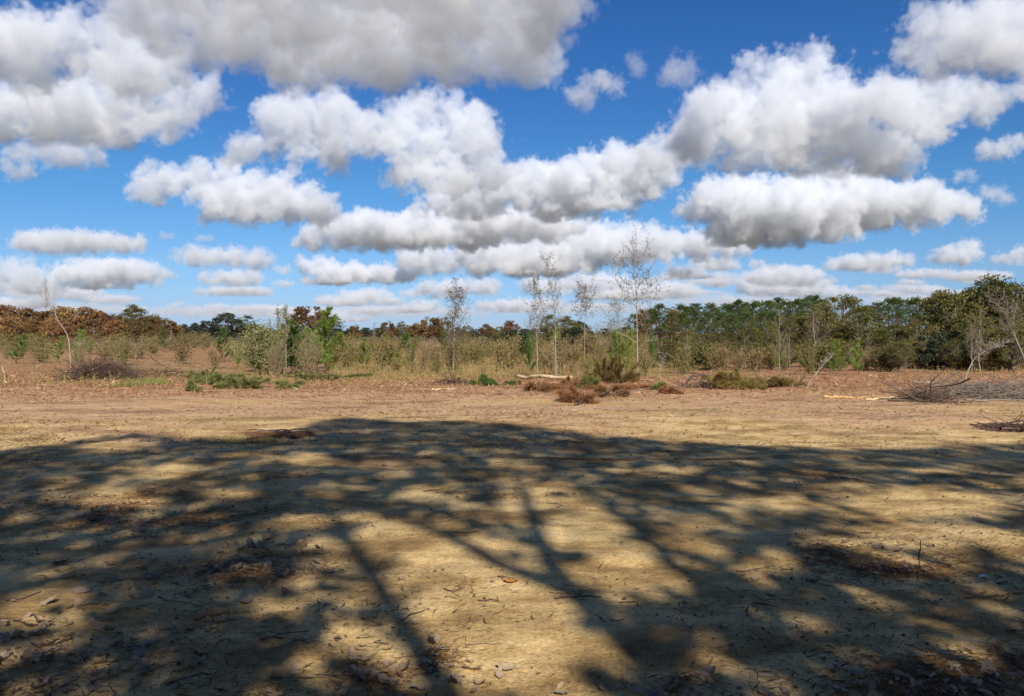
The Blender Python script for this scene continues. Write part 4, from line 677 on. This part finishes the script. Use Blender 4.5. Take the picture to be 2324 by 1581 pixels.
log('fallen_log', 'long pale stripped log lying before the white saplings', 'log', [(1171,862),(1230,864),(1297,865)], .10, M['bare_wood'], r1=.08, lift=.17)
log('fallen_log', 'thin brown log lying right of the rusty dead bough', 'log', [(1405,862),(1440,864),(1482,866)], .05, M['orange_wood'])
log('fallen_log', 'yellow barkless log on the right of the clearing', 'log', [(1965,910),(2000,907),(2030,902)], .026, M['bare_wood'])
log('fallen_log', 'long dark and pale log left of the yellow one', 'log', [(1868,904),(1910,905),(1975,903)], .035, M['orange_wood'])
log('fallen_log', 'short pale log by the yellow barkless one', 'log', [(1978,901),(2002,902)], .022, M['orange_wood'])
log('fallen_log', 'pale pole on the sand left of the green tufts', 'log', [(980,887),(1005,886),(1035,884)], .03, M['bare_wood'])
log('fallen_log', 'thin pole on the brown soil left of the leafy sapling', 'log', [(905,873),(930,871),(955,868)], .025, M['tan_twig'])
log('fallen_log', 'stripped pole pair end lying far out on the right', 'log', [(2070,868),(2100,869),(2135,870)], .03, M['bare_wood'])
log('leaning_pole', 'pale splintered pole leaning at the far left', 'pole', [(14,870),(9,858),(4,848)], .035, M['bare_wood'], air=[0, .3, .6])
log('broken_branch', 'dark crooked branch in front of the wilted pine', 'branch', [(1548,880),(1570,868),(1590,862),(1608,860)], .045, M['dark_twig'], air=[.02, .2, .28, .15], twigs=7, seed=1)
log('broken_branch', 'forked twig lying on the sand right of centre', 'branch', [(1600,938),(1615,931),(1632,926)], .02, M['tan_twig'], twigs=3, seed=2)
log('broken_branch', 'grey branch on the sand left of the forked twig', 'branch', [(1505,920),(1535,915),(1568,913)], .022, M['tan_twig'], twigs=6, seed=3)
log('broken_branch', 'purple brown branch at the foot of the rusty bough', 'branch', [(1305,921),(1340,910),(1392,897)], .028, M['dark_twig'], twigs=7, seed=4, air=[0, .08, .15])
log('broken_branch', 'pale crossing sticks below the willow thicket', 'branch', [(700,868),(722,860),(745,848)], .022, M['tan_twig'], twigs=4, seed=5, air=[0, .2, .5])
log('broken_branch', 'long thin pole leaning over the cut pine boughs', 'branch', [(572,868),(530,858),(470,832)], .03, M['tan_twig'], twigs=8, seed=6, air=[.05, .4, .9])
log('broken_branch', 'long bare whip rising left from the boughs', 'branch', [(418,846),(380,835),(330,825),(290,815)], .022, M['tan_twig'], twigs=10, seed=7, air=[.05, .6, 1.3, 1.9])
log('broken_branch', 'leaning stick below the leafy sapling', 'branch', [(1027,874),(1012,862),(998,850)], .02, M['tan_twig'], seed=8, air=[0, .1, .25])
log('broken_branch', 'leaning stick right of the bright young pines', 'branch', [(903,868),(888,858),(872,850)], .02, M['tan_twig'], seed=9, air=[0, .12, .2])
log('broken_branch', 'thin branch lying flat before the green tufts', 'branch', [(1150,884),(1180,880),(1205,884)], .02, M['dark_twig'], twigs=5, seed=10)
log('pale_stub', 'pale sawn stub under the pine thicket', 'stub', [(681,865),(682,861)], .06, M['bare_wood'], air=[.05, .2])
log('pale_stub', 'little white splinter standing behind the pine boughs', 'stub', [(418,826),(420,822)], .045, M['white_scrap'], air=[.05, .35])
log('pale_stub', 'pale stick lying by the left brush pile', 'stub', [(84,836),(100,832)], .04, M['bare_wood'], air=[.05, .2])
def brush_pile(name, lab, u0, u1, vb, hgt, n, mat, seed, depth=1.6, big=8, curve=.5, flat=.5):
    rng = np.random.default_rng(seed); a, b = G(u0, vb), G(u1, vb); c = (a+b)/2; w = np.linalg.norm((b-a)[:2]); e = empty(name, c, lab, 'brush pile'); g = Geo()
    def stick(L, r, sides, gg):
        x = rng.normal()*w*.24; x = np.clip(x, -w*.45, w*.45); y = rng.normal()*depth*.3; hh = hgt*(1-(2*x/w)**2*.7)*rng.random()**1.2; L = L*min(1, .45+hgt); d = unit(np.array([rng.normal(), rng.normal()*.5, rng.normal()*flat*min(1, hgt/.6)])); q = [np.array([x, y, hh])-d*L/2]; nn = 7; sl = rng.normal(size=3)*curve/nn
        for k in range(nn): d = unit(d+sl+rng.normal(size=3)*.10+np.array([0, 0, -.05])); q.append(q[-1]+d*L/nn)
        q = np.array(q); gz = tz(q[:, 0]+c[0], q[:, 1]+c[1])-c[2]; q[:, 2] = np.maximum(q[:, 2], gz+r+.005); R = np.linspace(r, r*.35, nn+1); segs(gg, q[:-1], q[1:], R[:-1], R[1:], sides)
    for i in range(n): stick(.5+1.3*rng.random(), .005+.008*rng.random()**2, 3, g)
    part('twigs', g.mesh('twigs', mat), e, 'stuff')
    for i in range(big): g2 = Geo(); stick(1.6+1.6*rng.random(), .018+.014*rng.random(), 5, g2); part('branch', g2.mesh('branch', mat), e)
    return e
brush_pile('brush_pile', 'tangled dark brown brush pile at the left edge of the clearing', 146, 312, 862, .85, 1300, M['dark_twig'], 1, 1.8, 12)
brush_pile('brush_pile', 'long dark bare boughs trailing right of the left brush pile', 280, 455, 857, .45, 190, M['dark_twig'], 2, 1.4, 22, .35, .25)
brush_pile('brush_pile', 'grey twiggy brush at the left end of the right heap', 2055, 2150, 910, .3, 260, M['brown_bark'], 3, 1.0, 6, .8)
brush_pile('brush_pile', 'grey heap of bare branches at the right edge of the clearing', 2120, 2380, 902, .36, 640, M['bark'], 4, 2.2, 14, .4, .25)
brush_pile('brush_pile', 'small reddish brush heap in the middle of the brown soil', 990, 1065, 872, .16, 200, M['dark_twig'], 5, .8, 3)
brush_pile('brush_pile', 'low brush heap left of the wilted pine', 1560, 1650, 880, .22, 260, M['brown_bark'], 6, 1.0, 5)
brush_pile('brush_pile', 'pile of pale split sticks far out in the left field', 70, 175, 817, .35, 150, M['tan_twig'], 7, 2.2, 10, .2, .15)
brush_pile('brush_pile', 'dark brush under the roots of the pine thicket', 690, 755, 856, .3, 230, M['dark_twig'], 8, .9, 3)
brush_pile('brush_pile', 'low dark heap at the far right edge of the shade', 2250, 2370, 975, .06, 300, M['dark_twig'], 9, .5, 1, .5, .1)
brush_pile('brush_pile', 'scattered brush beside the wilted pine on its right', 1700, 1800, 878, .18, 240, M['brown_bark'], 10, 1.2, 5)
def bough(name, lab, u0, u1, vb, hgt, n, mat, seed, depth=1.0, cat='pine bough', up=.35, ln=.19, stickmat='brown_bark', wd=.014, lay=1.):
    """a cut pine top lying on its side: a few limbs with needle brushes"""
    rng = np.random.default_rng(seed+50); a, b = G(u0, vb), G(u1, vb); c = (a+b)/2; w = np.linalg.norm((b-a)[:2]); e = empty(name, c, lab, cat); g = Geo(); C = []; D = []
    for i in range(n):
        p0 = np.array([rng.normal()*w*.12, rng.normal()*depth*.2, .04]); t = unit(np.array([rng.normal(), rng.normal()*depth/w, abs(rng.normal())*up+.08])); L = w*(.2+.35*rng.random()); q = [p0]
        for k in range(5): t = unit(t+rng.normal(size=3)*.12-np.array([0, 0, .06])); q.append(q[-1]+t*L/5)
        q = np.array(q); q[:, 2] = np.clip(q[:, 2], .02, hgt); q[:, 2] += tz(q[:, 0]+c[0], q[:, 1]+c[1])-c[2]; segs(g, q[:-1], q[1:], .012, .008, 4)
        m = int(26+L*40); fi = (.2+.8*rng.random(m))*5; ji = np.minimum(fi.astype(int), 4); C.append(q[ji]+(q[ji+1]-q[ji])*(fi-ji)[:, None]); D.append(np.repeat(t[None]+np.array([[0, 0, .4]]), m, 0))
    part('limbs', g.mesh('limbs', M[stickmat]), e, 'stuff'); gl = Geo(); C = np.concatenate(C); needles(gl, C, np.concatenate(D), ln, wd, rng, .7, 9)
    if lay < 1: gl.V[0][:, 2] = (gl.V[0][:, 2])*lay+.004
    part('needles', gl.mesh('needles', mat), e); return e
bough('pine_bough', 'rounded dark green cut pine bough left of the pole', 428, 505, 862, .75, 26, M['cut_pine'], 1, 1.0)
bough('pine_bough', 'small green bough tip on the sand edge', 424, 460, 888, .22, 9, M['cut_pine'], 2, .5)
bough('pine_bough', 'long flattened bright green bough lying on the sand edge', 500, 602, 880, .32, 30, M['cut_pine'], 3, .9)
bough('pine_bough', 'green bough lying under the leaning pole', 462, 530, 872, .28, 18, M['cut_pine'], 4, .8)
bough('pine_bough', 'little green bough below the pine thicket', 628, 660, 884, .2, 8, M['cut_pine'], 5, .5)
bough('pine_bough', 'green sprays under the brush at the pine thicket foot', 700, 750, 866, .25, 12, M['cut_pine'], 6, .6)
bough('pine_bough', 'bushy green pine tuft left of the long pale log', 1074, 1120, 876, .32, 18, M['deep_pine'], 7, .6)
bough('pine_bough', 'smaller green pine tuft at the end of the long log', 1146, 1180, 876, .25, 12, M['deep_pine'], 8, .5)
bough('pine_bough', 'low green tuft before the dark crooked branch', 1480, 1520, 886, .14, 9, M['cut_pine'], 9, .5)
bough('pine_bough', 'tiny green tuft above the crooked branch', 1592, 1606, 862, .2, 4, M['deep_pine'], 10, .2)
bough('dead_pine_bough', 'rust orange dead pine bough drooping in the middle', 1275, 1345, 914, .38, 20, M['dead_pine'], 11, .7, up=.5, ln=.2)
bough('dead_pine_bough', 'rust orange dead spray behind the drooping one', 1270, 1320, 878, .36, 12, M['dead_pine'], 12, .6, up=.6, ln=.2)
bough('dead_pine_bough', 'rusty needles lying right of the drooping bough', 1330, 1420, 898, .18, 12, M['dead_pine'], 13, .8)
bough('dead_pine_bough', 'rusty spray on the soil right of the log end', 1395, 1445, 868, .28, 14, M['dead_pine'], 14, .6)
bough('dead_pine_bough', 'flat rusty slash left of the drooping bough', 1200, 1290, 880, .07, 9, M['straw'], 51, 1.0)
bough('dead_pine_bough', 'flat rusty slash below the bent yellow pine', 1360, 1470, 884, .07, 10, M['straw'], 52, 1.0)
bough('dead_pine_bough', 'thin rusty slash before the crooked branch', 1480, 1560, 894, .10, 8, M['straw'], 53, .9)
bough('dead_pine_bough', 'rusty bough lying flat below the tufts', 1180, 1250, 890, .16, 12, M['dead_pine'], 15, .6)
bough('wilted_pine', 'yellow brown wilted pine lying in the right of the clearing', 1640, 1730, 884, 1.0, 34, M['wilt_pine'], 16, 1.0, up=.9, ln=.22, stickmat='dark_twig')
bough('wilted_pine', 'drooping wilted spray right of the crooked branch', 1600, 1665, 884, .5, 16, M['wilt_pine'], 17, .8, up=.5)
bough('wilted_pine', 'flat wilted spray right of the wilted pine', 1735, 1815, 880, .25, 14, M['wilt_pine'], 18, .8)
bough('wilted_pine', 'yellow green bent pine behind the rusty bough', 1322, 1445, 870, 1.15, 34, M['wilt_pine'], 19, .9, up=1.0, ln=.22)
bough('wilted_pine', 'green needled stem in front of the bent yellow pine', 1315, 1370, 884, .8, 14, M['cut_pine'], 20, .5, up=1.2)
bough('pine_straw_clump', 'red brown pine straw clump on the edge of the shade', 575, 700, 990, .09, 26, M['straw'], 21, .5, 'straw clump', up=.1, ln=.16, wd=.005, lay=.35)
def tuft(name, lab, u, v, n, hgt, mat, seed, sp=.3, cat='grass tuft', group=None):
    rng = np.random.default_rng(seed); b = G(u, v); r = rng.normal(size=(n, 2))*sp; C = np.concatenate([r, np.zeros((n, 1))], 1); D = np.concatenate([r*.6, np.ones((n, 1))*sp*2], 1); g = Geo(); needles(g, C, D, hgt, .014, rng, .35, 1); e = empty(name, b, lab, cat, group); part('foliage', g.mesh('foliage', mat), e, 'stuff'); return e
for i, (u, v, lab) in enumerate([(285,878,'yellow green grass tuft below the left brush pile'),(310,868,'green grass tuft right under the left brush pile'),(335,866,'grass tuft at the right end of the left brush pile'),(350,872,'thin grass tuft left of the pine boughs'),(560,1000,'faint green grass patch on the sand by the straw clump')]): tuft('grass_tuft', lab, u, v, 380, .22 if i < 4 else .05, M['grass'], 600+i, .32)

# ------------------------------------------------------------------ ground cover: dry weeds, chips, twigs and needles nobody could count
def scatter_uv(n, u0, u1, d0, d1, rng, power=1.0):
    d = d0*(d1/d0)**(rng.random(n)**power); u = rng.uniform(u0, u1, n); x = (u-1162)/F*d; return x, d
def flat_bits(name, lab, n, u0, u1, d0, d1, mat, seed, l0, l1, w0, w1, dens=None, tilt=.25, power=1.0, lift=.006):
    rng = np.random.default_rng(seed); x, y = scatter_uv(n, u0, u1, d0, d1, rng, power)
    if dens is not None: k = rng.random(n) < dens(x, y); x, y = x[k], y[k]
    n = len(x); z = tz(x, y)+lift; az = rng.random(n)*6.283; az = np.where(rng.random(n) < .45, rng.normal(size=n)*.35, az); el = rng.normal(size=n)*tilt; sc = np.clip(y/36, .4, 1) if d1 > 60 else 1.0; L = (l0+(l1-l0)*rng.random(n)**2)*sc; W = (w0+(w1-w0)*rng.random(n))*sc; C = np.stack([x, y, z+np.abs(np.sin(el))*L*.5], 1)
    d = np.stack([np.cos(az)*np.cos(el), np.sin(az)*np.cos(el), np.sin(el)], 1); s_ = np.stack([-np.sin(az), np.cos(az), rng.normal(size=n)*.4], 1); bend = np.stack([-np.sin(az), np.cos(az), .4+0*az], 1)*(rng.normal(size=n)*.12*L)[:, None]
    V = np.stack([C-d*L[:, None]/2, C+bend+s_*W[:, None]/2, C+d*L[:, None]/2, C+bend-s_*W[:, None]/2], 1).reshape(-1, 3); g = Geo(); g.add(V, np.arange(n*4).reshape(-1, 4)); return single(name, g.mesh(name, mat), lab, 'litter', kind='stuff')
def dpatch(x, y): return np.clip((fbm(x*.55+9, y*.9+3, 4)+.10)*3.2, .04, 1)
def dleft(x, y): return np.clip(dpatch(x, y)*(.55+.5*np.clip(-x/5, 0, 1)), 0, 1)*(1-.7*np.exp(-((x-.3)/1.4)**2-((y-4.9)/1.5)**2))
flat_bits('twig_litter', 'fine dark twigs and needles strewn over the sand', 60000, -120, 2450, 2.7, 16, M['litter'], 1, .02, .12, .003, .010, dleft)
flat_bits('pine_needle_litter', 'loose red brown pine needles over the sand', 16000, -120, 2450, 2.7, 18, M['straw'], 2, .05, .15, .002, .004, dpatch)
def dband(x, y): return np.clip(1-np.abs(y-11.6-.12*x)/2.2, 0, 1)*np.clip(fbm(x*.5, y*1.4, 4)*4+.55, 0, 1)
flat_bits('mulch_litter', 'dark chopped mulch in a band at the edge of the shade', 26000, -120, 2450, 8.5, 15, M['litter'], 3, .02, .10, .004, .014, dband, .35)
flat_bits('wood_chip_litter', 'brown and pale wood chips over the clearing', 60000, -150, 2480, 11, 34, M['chips'], 4, .02, .16, .008, .03, lambda x, y: np.clip(.35+fbm(x*.3, y*.5, 3)*2, .1, 1), .3, .9)
flat_bits('field_litter', 'rusty bark, straw and sticks over the cut field', 60000, -200, 2520, 20, 130, M['chips'], 5, .06, .5, .012, .04, None, .35, 1.15, .015)
flat_bits('field_straw_litter', 'rusty pine straw over the cut field', 60000, -200, 2520, 14, 90, M['field_straw'], 6, .10, .35, .010, .028, lambda x, y: np.clip(.5+fbm(x*.2, y*.25, 3)*2.5, .05, 1)*np.clip((y-13)/14, 0, 1), .4, 1.1, .02)
def weeds(name, lab, n, u0, u1, d0, d1, mat, seed, h0, h1, dens=None, leafy=2, power=1.0, wd=.012):
    rng = np.random.default_rng(seed); x, y = scatter_uv(n, u0, u1, d0, d1, rng, power)
    if dens is not None: k = rng.random(n) < dens(x, y); x, y = x[k], y[k]
    n = len(x); b = np.stack([x, y, tz(x, y)-.02], 1); h = (h0+(h1-h0)*rng.random(n)**1.6)*(1+.004*y); d = unit(np.stack([rng.normal(size=n)*.22, rng.normal(size=n)*.22, np.ones(n)], 1)); t = b+d*h[:, None]; w = np.stack([np.full(n, wd), rng.normal(size=n)*wd*.6, np.zeros(n)], 1)*(1+y/60)[:, None]
    g = Geo(); g.add(np.stack([b-w/2, b+w/2, t], 1).reshape(-1, 3), None, np.arange(n*3).reshape(-1, 3)); k = leafy; f = .35+.65*rng.random((n, k)); X = (b[:, None]+d[:, None]*(h[:, None]*f)[..., None]+rng.normal(size=(n, k, 3))*.05).reshape(-1, 3); leaves(g, X, .055+.001*np.repeat(y, k), rng, .5, .5); return single(name, g.mesh(name, mat), lab, 'weeds', kind='stuff')
def dz(x, y):
    u = 1162+F*x/y; return np.clip(.25+fbm(x*.12, y*.12, 3)*2.6+.12*((u > 740) & (u < 1500)), .02, 1)
weeds('dry_weeds', 'dry tan and olive weeds over the cut field', 15000, -200, 2520, 27, 120, M['weed'], 11, .08, .6, dz)
weeds('thicket_weeds', 'olive brown weeds filling the thicket behind the clearing', 4200, 745, 1540, 40, 110, M['weed'], 12, .3, 1.1, lambda x, y: np.clip(.55+fbm(x*.25, y*.2, 3)*2.5, .05, 1), 3)
weeds('field_grass', 'green grass showing through the far field', 9000, -200, 1500, 60, 170, M['grass'], 13, .15, .6, lambda x, y: np.clip(fbm(x*.06, y*.05, 3)*4, 0, 1), 1)
weeds('edge_weeds', 'rusty brown weeds along the edge of the clearing', 5000, -200, 2520, 21, 38, M['field_straw'], 14, .05, .28, lambda x, y: np.clip(.3+fbm(x*.3, y*.3, 3)*2.5, .02, 1), 1)

# ------------------------------------------------------------------ near things on the sand
def dry_leaf(seed, mat):
    """a curled, lobed dry leaf with a stalk"""
    rng = np.random.default_rng(seed); n = 9; t = np.linspace(0, 1, n); wv = np.sin(np.pi*t**.85)**.8*(.30+.12*np.abs(np.sin(t*math.pi*(2+rng.integers(0, 3))))); x = t-.5; curl = (.10+.22*rng.random())*(x*2)**2+.04*rng.normal(size=n); side = .12+.35*rng.random()
    V = []
    for i in range(n): V += [(x[i], wv[i]*(.9+.2*rng.random()), curl[i]+wv[i]*side), (x[i], 0, curl[i]), (x[i], -wv[i]*(.9+.2*rng.random()), curl[i]+wv[i]*side*(.4+.8*rng.random()))]
    Q = [];
    for i in range(n-1): Q += [(i*3, i*3+1, i*3+4, i*3+3), (i*3+1, i*3+2, i*3+5, i*3+4)]
    V = np.array(V); V[:, 2] -= V[:, 2].min(); g = Geo(); g.add(V, Q); tube(g, np.array([(-.5, 0, V[1, 2]), (-.66, .03, V[1, 2]*.6), (-.82, .08, .02)]), [.012, .010, .010], 4); return g.mesh('fallen_leaf', mat)
LM = [dry_leaf(700+i, M['dry_leaf']) for i in range(10)]
rng = np.random.default_rng(55); spots = []
clus = [(120,1490,120,70,46),(60,1440,70,40,16),(240,1500,120,50,18),(380,1330,160,40,34),(560,1290,110,22,26),(250,1160,180,26,30),(600,1240,120,20,20),(470,1480,160,60,20),(900,1540,150,40,18),(1060,1520,60,40,12),(2080,1560,170,40,26),(1520,1570,180,30,22),(1950,1270,110,40,26),(2290,1520,60,40,8),(1750,1400,200,60,14),(1300,1330,220,80,16),(1900,1480,200,60,12),(700,1400,200,60,12)]
cname = ['in the cluster at the lower left', 'at the left edge above the corner cluster', 'right of the lower left cluster', 'in the left shade above the broken stick', 'in the leaf patch left of the thin shadow', 'in the dark leaf patch on the left', 'between the two left leaf patches', 'around the broken stick', 'at the bottom near the thin shadow', 'by the clump right of the thin shadow', 'in the straw of the lower right corner', 'at the bottom right of centre', 'in the wide straw patch on the right', 'at the lower right edge', 'in the shade right of the broad shadow', 'on the bright sand in the middle', 'in the lower right shade', 'left of the thin shadow in the shade']
for ci, (u, v, ru, rv, n) in enumerate(clus):
    for i in range(n): spots.append((u+rng.normal()*ru*.7, v+rng.normal()*rv*.7, cname[ci]))
spots = [s for s in spots if s[1] > 1090]
for i, (u, v, cn) in enumerate(spots[:300]):
    b = G(u, min(v, 1680)); o = single('fallen_leaf', LM[i % 10], '', 'leaf', 'fallen leaves on the sand', loc=b+np.array([0, 0, .004])); s = .05+.075*rng.random()**1.3; o['label'] = ('small' if s < .068 else 'middling' if s < .09 else 'large')+' dry brown leaf '+cn; o.scale = (s, s*(.55+.4*rng.random()), s); o.rotation_euler = (rng.normal()*.35, rng.normal()*.35, rng.random()*6.28)
def small_leaves():
    r2 = np.random.default_rng(56); n = 5200; x, y = scatter_uv(n, -100, 2430, 2.8, 14, r2); k = r2.random(n) < np.clip(dleft(x, y)*.55, 0, 1); x, y = x[k], y[k]; z = tz(x, y)+.012; g = Geo(); leaves(g, np.stack([x, y, z], 1), .05, r2, .55, 0, .4)
    P = g.V[0].reshape(-1, 4, 3); c = P.mean(1, keepdims=True); P2 = P-c; P2[:, :, 2] *= .3; g.V[0] = (c+P2).reshape(-1, 3); single('leaf_litter', g.mesh('leaf_litter', M['dry_leaf']), 'small broken dry leaves strewn over the sand', 'litter', kind='stuff')
small_leaves()
def clods():
    r2 = np.random.default_rng(57); n = 5000; x, y = scatter_uv(n, -100, 2430, 2.8, 22, r2); k = r2.random(n) < dpatch(x, y)*.8+.1; x, y = x[k], y[k]; n = len(x); s = (.003+.009*r2.random(n)**4)*(1+y/14); C = np.stack([x, y, tz(x, y)+s*.3], 1)
    O = np.array([(1,0,0),(0,1,0),(-1,0,0),(0,-1,0),(0,0,.8),(0,0,-.8)], float); V = (C[:, None]+O[None]*s[:, None, None]*(.6+.7*r2.random((n, 6, 1)))).reshape(-1, 3); f = np.array([(0,1,4),(1,2,4),(2,3,4),(3,0,4),(1,0,5),(2,1,5),(3,2,5),(0,3,5)])
    g = Geo(); g.add(V, None, (f[None]+(np.arange(n)*6)[:, None, None]).reshape(-1, 3)); single('soil_clods', g.mesh('soil_clods', M['litter']), 'dark crumbs of soil and seed cones over the sand', 'litter', kind='stuff')
clods()
lf = single('orange_leaf', dry_leaf(801, M['orange_leaf']), 'bright orange leaf on the sunlit sand near the middle', 'leaf', loc=G(1160, 1323)+np.array([0, 0, .01])); lf.scale = (.10, .08, .07)
lf = single('orange_leaf', dry_leaf(802, M['orange_leaf']), 'small upright orange leaf left of the bright one', 'leaf', loc=G(1138, 1299)+np.array([0, 0, .02])); lf.scale = (.05, .04, .05); lf.rotation_euler = (.3, .9, 1)
log('stick', 'thick broken stick lying in the shade at the lower left', 'stick', [(442,1408),(480,1402),(520,1396)], .016, M['brown_bark'], lift=.02, twigs=3, seed=20)
log('stick', 'pale end of the broken stick at the lower left', 'stick', [(522,1398),(565,1392)], .011, M['tan_twig'], lift=.02, seed=21)
log('stick', 'thin twig lying on the thin curved shadow', 'stick', [(905,1420),(930,1400),(965,1389)], .004, M['dark_twig'], lift=.012, seed=22)
log('stick', 'dark twig in the broad central shadow', 'stick', [(1258,1362),(1310,1358),(1365,1360)], .006, M['dark_twig'], lift=.012, twigs=4, seed=23)
log('stick', 'thin twig across the sand left of the thin shadow', 'stick', [(630,1445),(670,1440),(705,1438)], .004, M['dark_twig'], lift=.012, seed=24)
log('stick', 'dry branch lying at the left edge of the shade', 'stick', [(-10,1068),(20,1055),(48,1049)], .014, M['brown_bark'], lift=.03, twigs=3, seed=25)
log('upright_twig', 'thin dark twig standing upright in the straw patch', 'twig', [(2083,1318),(2090,1316)], .005, M['dark_twig'], seed=26, air=[0, .10, .2, .25])
log('stick', 'long thin twig at the right edge below the straw patch', 'stick', [(2190,1362),(2260,1358),(2330,1350)], .005, M['dark_twig'], lift=.012, seed=27)
for i in range(46):
    u = rng.uniform(-20, 2340); v = 1060+rng.random()**.8*500; a = rng.normal()*.5; L_ = 20+70*rng.random(); 
    log('twig', ('dark' if i % 3 else 'pale')+' loose twig '+('near the bottom, ' if v > 1350 else 'midway, ' if v > 1180 else 'near the shade edge, ')+near(u).replace('just ', 'below and '), 'twig', [(u, v), (u+L_*.5, v-L_*.12*a+rng.normal()*3), (u+L_, v-L_*.3*a)], .003+.003*rng.random(), M['dark_twig'] if i % 3 else M['tan_twig'], lift=.008, seed=900+i, twigs=2 if i % 4 == 0 else 0)['group'] = 'loose twigs on the sand'
def straw_patch(lab, u, v, ru, rv, n, seed, ln=.11):
    r2 = np.random.default_rng(seed); c = G(u, v); uu = u+r2.normal(size=n)*ru*.62; vv = np.maximum(v+r2.normal(size=n)*rv*.62, 1040); t = (vv-HV)/F; y = EYE/t; x = (uu-1162)/F*y; k = r2.random(n) < np.clip(.45+fbm(x*2.2, y*2.2, 3)*3.2, .05, 1); x, y = x[k], y[k]; n = len(x); z = tz(x, y)+.004+.014*r2.random(n); C = np.stack([x, y, z], 1)-c
    e = empty('straw_patch', c, lab, 'straw patch'); g = Geo(); D = np.stack([r2.normal(size=n), r2.normal(size=n), np.full(n, .06)], 1); needles(g, C, D, ln, .004, r2, .06, 1); part('needles', g.mesh('needles', M['straw']), e, 'stuff'); g2 = Geo(); leaves(g2, C[::14]+np.array([0, 0, .006]), .055, r2, .5)
    Q = g2.V[0].reshape(-1, 4, 3); m_ = Q.mean(1, keepdims=True); Q = Q-m_; Q[:, :, 2] *= .4; g2.V[0] = (m_+Q).reshape(-1, 3); part('leaves', g2.mesh('leaves', M['dry_leaf']), e, 'stuff'); return e
for i, (u, v, ru, rv, n, lab) in enumerate([(1960,1262,150,34,4200,'wide patch of pine straw and leaves on the right of the sand'),(2080,1290,120,24,1600,'straw trailing right from the wide patch'),(280,1160,260,34,4200,'dark leaf and straw patch on the left of the sand'),(500,1295,200,26,2200,'leaf and straw patch in the lower left shade'),(2110,1555,150,50,2600,'straw patch in the lower right corner of the sand'),(1000,1500,50,22,260,'small leaf and straw clump right of the thin shadow'),(860,1545,70,26,420,'leaf and straw clump at the bottom near the thin shadow'),(1490,1565,130,24,800,'straw scattered at the bottom right of centre'),(2300,1500,60,40,500,'leafy straw clump cut by the right edge'),(1058,1331,18,7,60,'tiny reddish straw tuft on the bright sand'),(1900,1085,260,18,2200,'dark straw band in the right shade'),(600,1085,160,14,1200,'straw band in the left shade near its edge'),(1480,1030,420,16,3600,'long dark straw band along the edge of the shade')]): straw_patch(lab, u, v, ru, rv, n, 40+i)
def scrap(lab, u, v, s, seed):
    r2 = np.random.default_rng(seed); V = np.array([(math.cos(a)*s*(.6+.5*r2.random()), math.sin(a)*s*.7*(.6+.5*r2.random()), s*.5*r2.random()) for a in np.linspace(0, 6.283, 8)[:-1]]+[(0, 0, s*.7)]); g = Geo(); g.add(V, None, [(i, (i+1) % 7, 7) for i in range(7)]); return single('paper_scrap', g.mesh('paper_scrap', M['white_scrap']), lab, 'scrap', loc=G(u, v)+np.array([0, 0, .004]))
scrap('crumpled white scrap on the dark mulch near the shade edge', 1238, 992, .055, 1); scrap('small white scrap right of the straw patch', 2232, 1312, .035, 2)
print('script', time.time()-T0)
